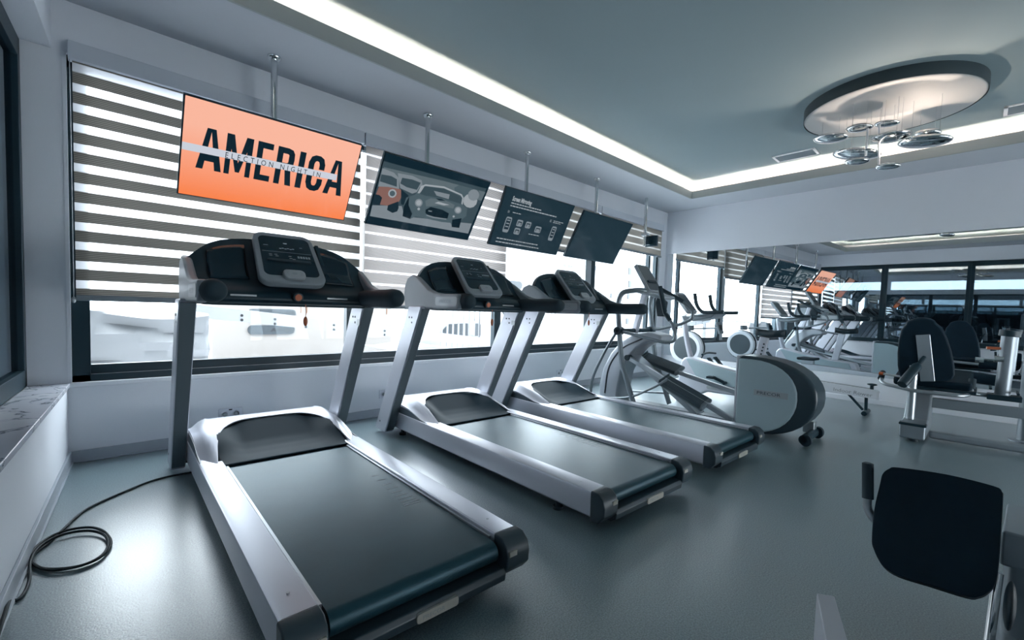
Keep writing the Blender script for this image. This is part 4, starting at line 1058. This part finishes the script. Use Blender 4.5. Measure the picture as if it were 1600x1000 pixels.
MB().obox((XR + .04, 2.74, .965), (.15, .035, .18), Euler((R(-18), 0, 0)).to_matrix()).build('monitor', 'midgrey', arm, bevel=0.008)
MB().obox((XR + .03, 2.717, .975), (.10, .006, .08), Euler((R(-18), 0, 0)).to_matrix()).build('monitor_screen', 'glossblk', arm)
mb = MB(); mb.tube([(XR - .24, 2.86, .56), (XR - .06, 2.88, .575), (XR + .06, 2.88, .575), (XR + .24, 2.86, .56)], .016, 10); mb.build('pull_handle', 'darkpl', r)
for s in (-1, 1):
    MB().obox((XR + s * .12, 2.72, .40), (.11, .30, .02), Euler((R(48), 0, 0)).to_matrix()).build('foot_plate', 'darkpl', r, bevel=0.006)
MB().box(XR - .15, XR + .15, 1.98, 2.24, .445, .49).build('seat', 'black', r, bevel=0.018)
MB().box(XR - .05, XR + .05, 2.02, 2.2, .375, .445).build('seat_carriage', 'steel', r, bevel=0.006)

# ================================================================== LEG MACHINE (right, in front of the mirror)
g = thing('leg_press_machine', (6.0, .35, 0), 'black padded leg exercise machine with tall rounded backrest, in front of the mirror', 'exercise machine')
def padshape(w, h, n=8):
    """tall pad, narrower at its rounded top"""
    out = []
    for k in range(n + 1):
        a = R(0 + 180 * k / n); out.append((w * .27 * math.cos(a), h * .5 - .06 + .06 * math.sin(a)))
    for a, b_ in ((-.36, .33), (-.43, .16), (-.48, -.05), (-.5, -.25), (-.49, -.40), (-.44, -.47), (-.34, -.5), (.34, -.5), (.44, -.47), (.49, -.40), (.5, -.25), (.48, -.05), (.43, .16), (.36, .33)): out.append((w * a, h * b_))
    return out
bx = 5.95
c = Vector((bx, .385, .885)); ux = Vector((0.10, -1, .12)).normalized(); uy = Vector((-.10, .13, 1)).normalized(); un = ux.cross(uy)
F = lambda a, b_, d: c + ux * a + uy * b_ + un * d
# un points towards the camera side (-x) or away: back plate goes on the -x side
sg = 1 if un.x < 0 else -1
mb = MB(); mb.prism(padshape(.41, .63), F, -.035 * sg, .035 * sg); mb.build('backrest', 'vinyl', g, bevel=0.022, seg=4)
mb = MB(); mb.obox(F(.005, -.08, .045 * sg), (.105, .46, .018), Matrix((ux, uy, un)).transposed()); bpz = mb.build('back_plate', 'steel', g, bevel=0.006)
p0 = F(.0, -.07, .05 * sg); p1 = at(1409, 601, 0, 5.62)
mb = MB(); mb.tube([p0, p0 + (p1 - p0) * .3], .018, 14); mb.tube([p0 + (p1 - p0) * .28, p0 + (p1 - p0) * .34, p0 + (p1 - p0) * .9, p1], [.028, .040, .043, .040], 16); mb.build('adjuster_knob', 'darkpl', bpz)
mb = MB(); q = p0 + (p1 - p0) * .62
for k in range(6):
    a = math.pi * 2 * k / 6; off = Vector((0, math.cos(a), math.sin(a))) * .033; mb.bar(p0 + (p1 - p0) * .4 + off, p0 + (p1 - p0) * .92 + off, .009, .006)
mb.build('knob_ribs', 'chrome', bpz)
# seat
mb = MB(); o = [(6.03, .50), (6.00, .58), (6.10, .60), (6.45, .645), (6.56, .67), (6.60, .64), (6.52, .55), (6.40, .50)]
mb.prism(o, lambda a, b_, d: (a, d, b_), .03, .60); mb.build('seat', 'vinyl', g, bevel=0.03, seg=4)
mb = MB(); mb.cyl((6.70, .10, .60), (6.70, -.14, .58), .055, 20); mb.build('shin_roller', 'vinyl', g, bevel=0.008)
mb = MB(); mb.tube([(6.70, .55, .61), (6.70, -.2, .58)], .018, 12); mb.build('roller_axle', 'steel', g)
mb = MB(); mb.box(5.98, 6.5, .0, .46, .485, .515); mb.build('seat_board', 'darkpl', g, bevel=0.006)
# handle tube around the seat
mb = MB(); mb.tube(bend([(6.12, .70, .60), (5.93, .69, .51), (5.86, .40, .475), (5.88, .10, .475), (6.02, .04, .48), (6.10, .035, .58)], .07, 5), .018, 14); hd = mb.build('seat_handle', 'steel', g)
mb = MB(); mb.tube([(6.01, .70, .55), (6.13, .70, .605)], .026, 14); mb.tube([(6.06, .037, .53), (6.12, .034, .62)], .027, 14); mb.build('handle_grip', 'grip', hd)
MB().tube([(6.02, .69, .60), (5.96, .50, .59)], .012, 8).build('release_rod', 'steel', g)
MB().cyl((6.03, .715, .60), (6.02, .68, .60), .018, 12).build('release_knob', 'orange', g)
# column and base
mb = MB(); mb.tube([(5.90, .44, .19), (5.90, .44, .72)], .034, 18); mb.build('seat_column', 'steel', g)
o = [(5.72, .025), (5.72, .165), (5.76, .185), (5.95, .23), (6.25, .46), (6.42, .48), (6.42, .03)]
mb = MB(); mb.prism([(5.70, .03), (5.70, .165), (5.73, .185), (6.02, .185), (6.30, .47), (6.45, .47), (6.45, .03)], lambda a, b_, d: (a, d, b_), .31, .50); mb.build('base_housing', 'silver_dark', g, bevel=0.02, seg=3)
mb = MB(); mb.box(5.695, 5.80, .305, .505, .155, .180); mb.build('base_lid', 'darkpl', g, bevel=0.008)
mb = MB(); mb.cyl((5.80, .40, 0), (5.80, .40, .03), .045, 18); mb.build('foot', 'black', g)
mb = MB(); mb.bar((5.98, .30, .055), (6.08, -1.6, .055), .10, .07); mb.build('floor_tube', 'silver_dark', g, bevel=0.025, seg=3)
mb = MB(); mb.bar((6.30, .32, .33), (6.34, -1.5, .33), .07, .10); mb.build('cross_beam', 'greypl', g, bevel=0.008)
mb = MB(); mb.tube([(6.70, -.36, .0), (6.70, -.36, .95)], .065, 22); mb.build('side_post', 'silver_dark', g)
mb = MB(); mb.lathe([(.12, 0), (.12, .012), (.07, .02)], (6.70, -.36, 0), 'z', 24); mb.build('post_flange', 'silver_dark', g)
mb = MB(); mb.tube([(6.45, -.17, .46), (6.45, -.185, 1.05)], .055, 22); mb.build('lever_post', 'silver_dark', g)
mb = MB(); mb.box(6.36, 6.54, -.30, -.07, .42, .47); mb.cyl((6.32, -.09, .53), (6.6, -.09, .53), .012, 8); mb.cyl((6.32, -.27, .50), (6.6, -.27, .50), .012, 8); mb.build('post_clamp', 'darkpl', g, bevel=0.005)
mb = MB(); mb.tube([(6.35, .12, .47), (6.4, 0.0, .455), (6.45, -.1, .45)], .022, 12); mb.build('lever_arm', 'steel', g)
mb = MB(); mb.cyl((6.36, -.10, .82), (6.36, -.16, .82), .03, 16); mb.cyl((6.36, .03, .80), (6.36, -.03, .80), .024, 14); mb.cyl((6.36, -.1, .81), (6.36, .0, .81), .010, 8); mb.build('lever_knob', 'chrome', g)
MB().cyl((6.40, -.04, .92), (6.44, -.16, .92), .014, 10).build('lock_pin', 'orange', g)
MB().cyl((6.45, -.185, 1.04), (6.45, -.19, 1.10), .075, 20).build('lever_collar', 'darkpl', g, bevel=0.006)

# weight stack next to it, cut by the edge of the photo
t = thing('weight_stack', (6.9, -.75, 0), 'grey steel weight stack frame beside the leg machine, at the right edge of the photo', 'weight stack')
for x in (6.72, 7.15):
    for y in (-.62, -1.05): MB().box(x - .03, x + .03, y - .03, y + .03, 0, 1.55).build('frame_post', 'silver_dark', t, bevel=0.006)
MB().box(6.69, 7.18, -1.08, -.59, 1.50, 1.56).build('top_frame', 'silver_dark', t, bevel=0.008)
MB().box(6.69, 7.18, -1.08, -.59, 0.0, .06).build('bottom_frame', 'silver_dark', t, bevel=0.008)
mb = MB()
for k in range(12): mb.box(6.77, 7.10, -1.0, -.67, .08 + .045 * k, .118 + .045 * k)
mb.build('weight_plates', 'black', t, bevel=0.004)

# ================================================================== FOREGROUND MACHINE (right edge)
h = thing('bench_machine', (2.3, -.15, 0), 'black padded seat of an exercise machine in the right foreground', 'exercise machine')
# pad: rounded quadrilateral on an inclined plane
def pl(px, py, x0=2.18, z0=.49, k=1.7):
    """point on the inclined plane of the pad: rises k metres per metre away from the camera"""
    d = _r2 * ((px - 800) / FPX) + _u2 * (-(py - CY) / FPX) + _f; o = Vector((0, 0, CAMH))
    n = Vector((-k, 0, 1)); return o + d * ((Vector((x0, 0, z0)) - o).dot(n) / d.dot(n))
out = [(1375, 755), (1379, 740), (1389, 732), (1404, 730), (1480, 741), (1553, 759), (1566, 768), (1568, 782), (1563, 860), (1557, 908), (1545, 925), (1530, 932), (1512, 932), (1450, 913), (1402, 898), (1378, 882), (1365, 858), (1362, 840), (1366, 795)]
q_ = [Vector(o_) for o_ in out]; m_ = len(q_); sm = []
for i in range(m_):     # smooth closed outline
    a, b1, c1, d1 = q_[i - 1], q_[i], q_[(i + 1) % m_], q_[(i + 2) % m_]
    for j in range(4):
        t_ = j / 4; sm.append(0.5 * (2 * b1 + (c1 - a) * t_ + (2 * a - 5 * b1 + 4 * c1 - d1) * t_ * t_ + (3 * b1 - a - 3 * c1 + d1) * t_ ** 3))
top = [pl(v_.x, v_.y) for v_ in sm]; nn = Vector((-1.7, 0, 1)).normalized()
mb = MB(); n = len(top); mb.add(top + [p - nn * .065 for p in top], [tuple(range(n)), tuple(range(2 * n - 1, n - 1, -1))] + [(i, (i + 1) % n, n + (i + 1) % n, n + i) for i in range(n)])
mb.build('seat_pad', 'vinyl', h, bevel=0.014, seg=4)
cen = sum(top, Vector()) / n
mb = MB(); mb.obox(cen - nn * .09, (.30, .20, .04), Matrix((Vector((1, 0, 1.7)).normalized(), Vector((0, 1, 0)), nn)).transposed()); mb.build('pad_board', 'darkpl', h, bevel=0.006)
ga, gb = at(1356, 724, 0, 2.20), at(1356, 779, 0, 2.18)
mb = MB(); q0 = at(1370, 818, 0, 2.16); mb.tube(bend([gb + Vector((0, 0, .02)), at(1354, 795, 0, 2.18), q0, q0 + Vector((.06, -.12, -.05)), (2.3, -.02, .36)], .05, 5), .014, 14); hb = mb.build('side_handle', 'steel', h)
mb = MB(); mb.tube([ga + Vector((0, 0, .003)), ga, ga + (gb - ga) * .5, gb], [.010, .0185, .0185, .0185], 18); mb.build('handle_grip', 'grip', hb)
a = at(1567, 798, 0, 2.35); 
mb = MB(); mb.obox((2.50, -.27, .37), (.50, .34, .12), Euler((0, R(4), R(-3))).to_matrix()); mb.build('frame_arm', 'silver_dark', h, bevel=0.01)
mb = MB(); mb.obox((2.40, -.22, .20), (.30, .22, .30)); mb.build('frame_body', 'greypl', h, bevel=0.02)
pa, pb = at(1560, 895, 0, 2.24), at(1545, 1005, 0, 2.20)
mb = MB(); mb.tube([pa, pb + (pb - pa) * .9], .0135, 18); mb.build('chrome_rod', 'chrome', h)
c0 = at(1573, 945, 0, 2.02)
mb = MB(); mb.ell(c0 + Vector((.0, -.006, .0)), (.05, .014, .075), None, 20, 12); mb.build('rod_bumper', 'black', h)
mb = MB(); mb.box(1.93, 2.55, -.50, -.10, 0.0, .10); mb.build('base_plate', 'greypl', h, bevel=0.015)
f0 = at(1570, 998, 2, .13); MB().box(1.70, 2.0, -.35, -.03, .09, .125).build('foot_step', 'darkpl', h, bevel=0.01)

t = thing('metal_beam', (1.75, .3, 0), 'pale silver metal beam end sticking up from the floor at the bottom right of the photo', 'metal beam')
A = [at(1276, 926, 2, .26), at(1304, 931, 2, .255), at(1328, 1012, 2, .23), at(1292, 1012, 2, .23)]
mb = MB(); lo = [Vector((p.x, p.y, .0)) for p in A]; lo[0].x += .0
mb.add(A + lo, [(0, 1, 2, 3), (7, 6, 5, 4), (0, 4, 5, 1), (1, 5, 6, 2), (2, 6, 7, 3), (3, 7, 4, 0)])
mb.build('beam', 'silver', t, bevel=0.004)
MB().box(min(p.x for p in A) - .01, max(p.x for p in A) + .02, min(p.y for p in A) - .02, max(p.y for p in A) + .02, 0, .012).build('floor_plate', 'steel', t, bevel=0.003)

# ================================================================== POWER CABLE
r_ = .006
def FP(px, py, z=.007):
    p = at(px, py, 2, z); return p
pts = [(305, 737), (270, 743), (235, 752), (195, 768), (150, 788), (125, 803), (98, 828), (76, 848), (56, 864), (50, 876), (62, 887), (90, 889), (125, 884), (155, 872), (171, 856), (172, 842), (160, 829), (140, 824), (112, 827), (84, 836), (62, 850), (50, 864), (52, 880), (72, 890), (102, 889), (135, 881), (160, 867), (169, 850), (162, 835), (138, 829), (106, 833), (78, 843), (56, 860), (47, 880), (46, 905), (38, 926), (26, 938), (16, 936)]
P_ = [FP(a, b_, .007 + .012 * min(1, max(0, (i - 7) / 28)) * (1 if i < 34 else 0)) for i, (a, b_) in enumerate(pts)]
P_ += [LW(1.98, -.025, .05), LW(2.2, -.03, .03)]
o = MB().tube(P_, r_, 8, smooth=4).build('power_cable', 'cable'); tag(o, 'black power cable coiled on the floor by the left wall, leading to the nearest treadmill', 'cable')

# ================================================================== OUTSIDE
struct('ground_outside', MB().box(-14, 30, Y0 + .26, 40, -.5, -.4), 'extg')
def ow(px, py, y): return at(px, py, 1, y)
# container wall with grey plates
t = thing('shipping_container', (2.2, 9.0, -.4), 'cream container with grey oval plates, outside the first window', 'container')
x0, x1 = ow(330, 480, 9).x, ow(612, 500, 9).x
MB().box(x0, x1, 9.0, 11.5, -.4, 2.9).build('container_body', 'extcream', t, bevel=0.02)
for (pa, pb, pc, pd) in (((388, 483), (462, 481), (462, 496), (390, 490)), ((387, 509), (462, 507), (460, 521), (390, 521))):
    a, b_ = ow(pa[0], pa[1], 8.99), ow(pc[0], pc[1], 8.99)
    mb = MB(); w, hh = abs(b_.x - a.x), abs(a.z - b_.z) + .02
    mb.prism(rrect(w, hh, min(w, hh) * .48, 6, (a.x + b_.x) / 2, (a.z + b_.z) / 2), lambda p, q, d: (p, d, q), 8.97, 9.0); pt = mb.build('name_plate', 'extgrey', t)
    mb = MB(); text_mb(mb, 'ARSO', hh * .55, ((a.x + b_.x) / 2 - .02, 8.968, (a.z + b_.z) / 2 - hh * .2), (1, 0, 0), (0, 0, 1), sx=1.5, bold=.003, spacing=1.3, depth=.001); mb.build('plate_lettering', 'exthole', pt, recalc=False, smooth=False)
mb = MB()
for px in (470, 479, 582, 604): 
    x = ow(px, 490, 8.99).x; mb.box(x, x + .012, 8.985, 9.0, .95, 2.8)
mb.build('rust_seams', 'extline', t)
# long punched beam in front of it
t = thing('steel_beam', (2.0, 7.0, -.4), 'long white punched steel beam lying slanted outside the first window', 'steel beam')
a, b_ = ow(300, 485, 7), ow(760, 535, 7); dirn = (b_ - a)
mb = MB(); mb.bar(a, b_, .08, .17, (0, 0, 1)); mb.build('beam', 'ext', t, bevel=0.005)
mb = MB()
for px, py in ((378, 493), (378, 500), (430, 499), (430, 506), (478, 504), (478, 511), (522, 508), (522, 515), (601, 517), (601, 523), (636, 520), (636, 526)):
    q = ow(px, py, 6.955); mb.cyl(q, q + Vector((0, .03, 0)), .019, 10)
mb.build('bolt_holes', 'exthole', t)
for px in (320, 740): 
    q = ow(px, 510, 7.06); MB().box(q.x - .04, q.x + .04, 7.06, 7.14, -.4, q.z + .1).build('support', 'ext', t)
# wrapped stacks
def tarp(x0, x1, y0, y1, z1, lab, seed):
    random.seed(seed); mb = MB()
    def fn(a, b_):
        x = x0 + (x1 - x0) * a; y = y0 + (y1 - y0) * min(1, max(0, (b_ - .45) / .55))
        z = -.4 + (z1 + .4) * min(1, b_ / .45)
        wob = .035 * math.sin(19 * z + 3 * a + seed) + .03 * math.sin(7 * a * (x1 - x0) + 31 * z)
        return Vector((x, y + wob * (1 if b_ < .47 else 0), z + .03 * math.sin(5 * x + seed) * (b_ > .4)))
    mb.grid(fn, 40, 36); o = mb.build('wrapped_stack', 'ext', solid=0.02); tag(o, lab, 'wrapped stack'); return o
tarp(-.55, .92, 5.7, 6.6, .98, 'white wrapped stack of sheets outside the left end of the first window', 2)
tarp(1.35, 3.3, 7.5, 8.4, .12, 'low heap of crumpled white tarpaulin outside below the slanted beam', 5)
tarp(3.9, 5.3, 7.4, 8.6, .35, 'low heap of white tarpaulin outside in front of the grey barred fence', 9)
# white fence with bars
t = thing('barred_fence', (6.3, 8.4, -.4), 'white fence of thin upright bars outside the third window', 'fence')
xa, xb = ow(690, 520, 8.4).x, ow(868, 500, 8.4).x
mb = MB(); mb.box(xa, xb, 8.38, 8.42, 1.35, 1.39); mb.box(xa, xb, 8.38, 8.42, -.25, -.21); mb.build('rails', 'ext', t)
n = 26
for k in range(n):
    x = xa + (xb - xa) * k / (n - 1); MB().box(x - .016, x + .016, 8.385, 8.415, -.4, 1.35).build('bar', 'ext', t)
# building behind with rows of vents
t = thing('white_building', (9.5, 12, -.4), 'white building with small square openings, outside beyond the third and fourth windows', 'building')
x0, x1 = ow(705, 500, 12).x, 24
MB().box(x0, x1, 12.0, 15, -.4, 3.6).build('facade', 'ext', t)
for px, py, w in ((984, 424, .16), (984, 444, .16), (968, 463, .13), (982, 463, .13), (980, 502, .14), (930, 419, .10), (955, 462, .1), (741, 520, .16), (752, 520, .16), (762, 520, .16), (730, 520, .14)):
    q = ow(px, py, 11.99); MB().box(q.x - w * .7, q.x + w * .7, 11.97, 12.0, q.z - w, q.z + w).build('opening', 'extgrey', t, bevel=0.01)
for px in (604, 728, 745, 756, 766):
    q = ow(px, 538, 11.98); MB().box(q.x - .11, q.x + .11, 11.96, 12.0, q.z - .45, q.z + .28).build('opening', 'extgrey', t)
for px, py in ((824, 450), (842, 450)):
    q = ow(px, py, 11.98); mb = MB()
    for k in range(6): mb.box(q.x - .2, q.x + .2, 11.97, 12.0, q.z - .3 + .11 * k, q.z - .25 + .11 * k)
    for k in range(5): mb.box(q.x - .2 + .095 * k, q.x - .18 + .095 * k, 11.97, 12.0, q.z - .3, q.z + .3)
    mb.build('window_grille', 'extgrey', t)
q = ow(889, 415, 11.98); mb = MB(); text_mb(mb, '4164', .26, (q.x - .35, 11.97, q.z - .1), (1, 0, 0), (0, 0, 1), sx=1.1, depth=.002); mb.build('number_plate', 'extgrey', t, recalc=False, smooth=False)
for px, py in ((1123, 430), (1123, 439), (1123, 448), (1123, 458)):
    pass
# parked car, seen low in the second window
t = thing('parked_car', (5.2, 9.8, -.4), 'white parked car outside the second window', 'car')
q = ow(700, 540, 9.8); cx = q.x + .55
side = [(-1.9, .25), (-1.95, .55), (-1.85, .78), (-1.1, .86), (-.6, 1.28), (.55, 1.32), (1.15, .90), (1.8, .80), (1.95, .55), (1.92, .25)]
mb = MB(); mb.prism([(cx + a, b_ - .4 - .12) for a, b_ in side], lambda p, z_, d: (p, d, z_), 9.8, 11.3); mb.build('car_body', 'ext', t, bevel=0.07, seg=3)
mb = MB(); mb.prism([(cx - .95, .36), (cx - .55, .70), (cx - .05, .72), (cx - .05, .36)], lambda p, z_, d: (p, d, z_), 9.78, 9.8); mb.prism([(cx + .03, .36), (cx + .03, .72), (cx + .5, .72), (cx + .95, .38)], lambda p, z_, d: (p, d, z_), 9.78, 9.8); mb.build('car_windows', 'extgrey', t)
for k in (-1.2, 1.2): MB().cyl((cx + k, 9.76, -.12), (cx + k, 9.95, -.12), .30, 24).build('wheel', 'exthole', t, bevel=0.02)
# outside beyond the fourth window: stacked oval plates on a pale wall (also seen in the mirror)
t = thing('pale_wall_panel', (7.5, 8.0, -.4), 'pale wall panel with a column of grey oval plates, outside the fourth window', 'wall panel')
MB().box(6.7, 8.2, 8.0, 8.15, -.4, 2.4).build('panel', 'ext', t)
for k in range(4):
    mb = MB(); mb.prism(rrect(.62, .19, .09, 5, 7.55, 1.75 - .32 * k), lambda p, q_, d: (p, d, q_), 7.97, 8.0); mb.build('oval_plate', 'extgrey', t)

# gym equipment standing in the dim hall behind the left glazing, seen only by way of the mirror
def hall_copy(src, s, d, rz, lab):
    c = copy_tree(src); o = Vector(src.location); q = LW(s, d, 0)
    c.location = (q.x, q.y, 0); c.rotation_euler = (0, 0, rz); c['label'] = lab; return c
hall_copy(tm, 0.9, 2.0, R(86), 'dark treadmill in the hall behind the left glazing, nearest the windows, seen in the mirror')
hall_copy(b, 1.9, 1.1, R(200), 'exercise bike in the hall behind the left glazing, seen in the mirror')
hall_copy(e, 3.8, 1.8, R(10), 'elliptical trainer in the hall behind the left glazing, seen in the mirror')
hall_copy(b, 5.4, 1.3, R(150), 'exercise bike at the far end of the hall behind the glazing, seen in the mirror')
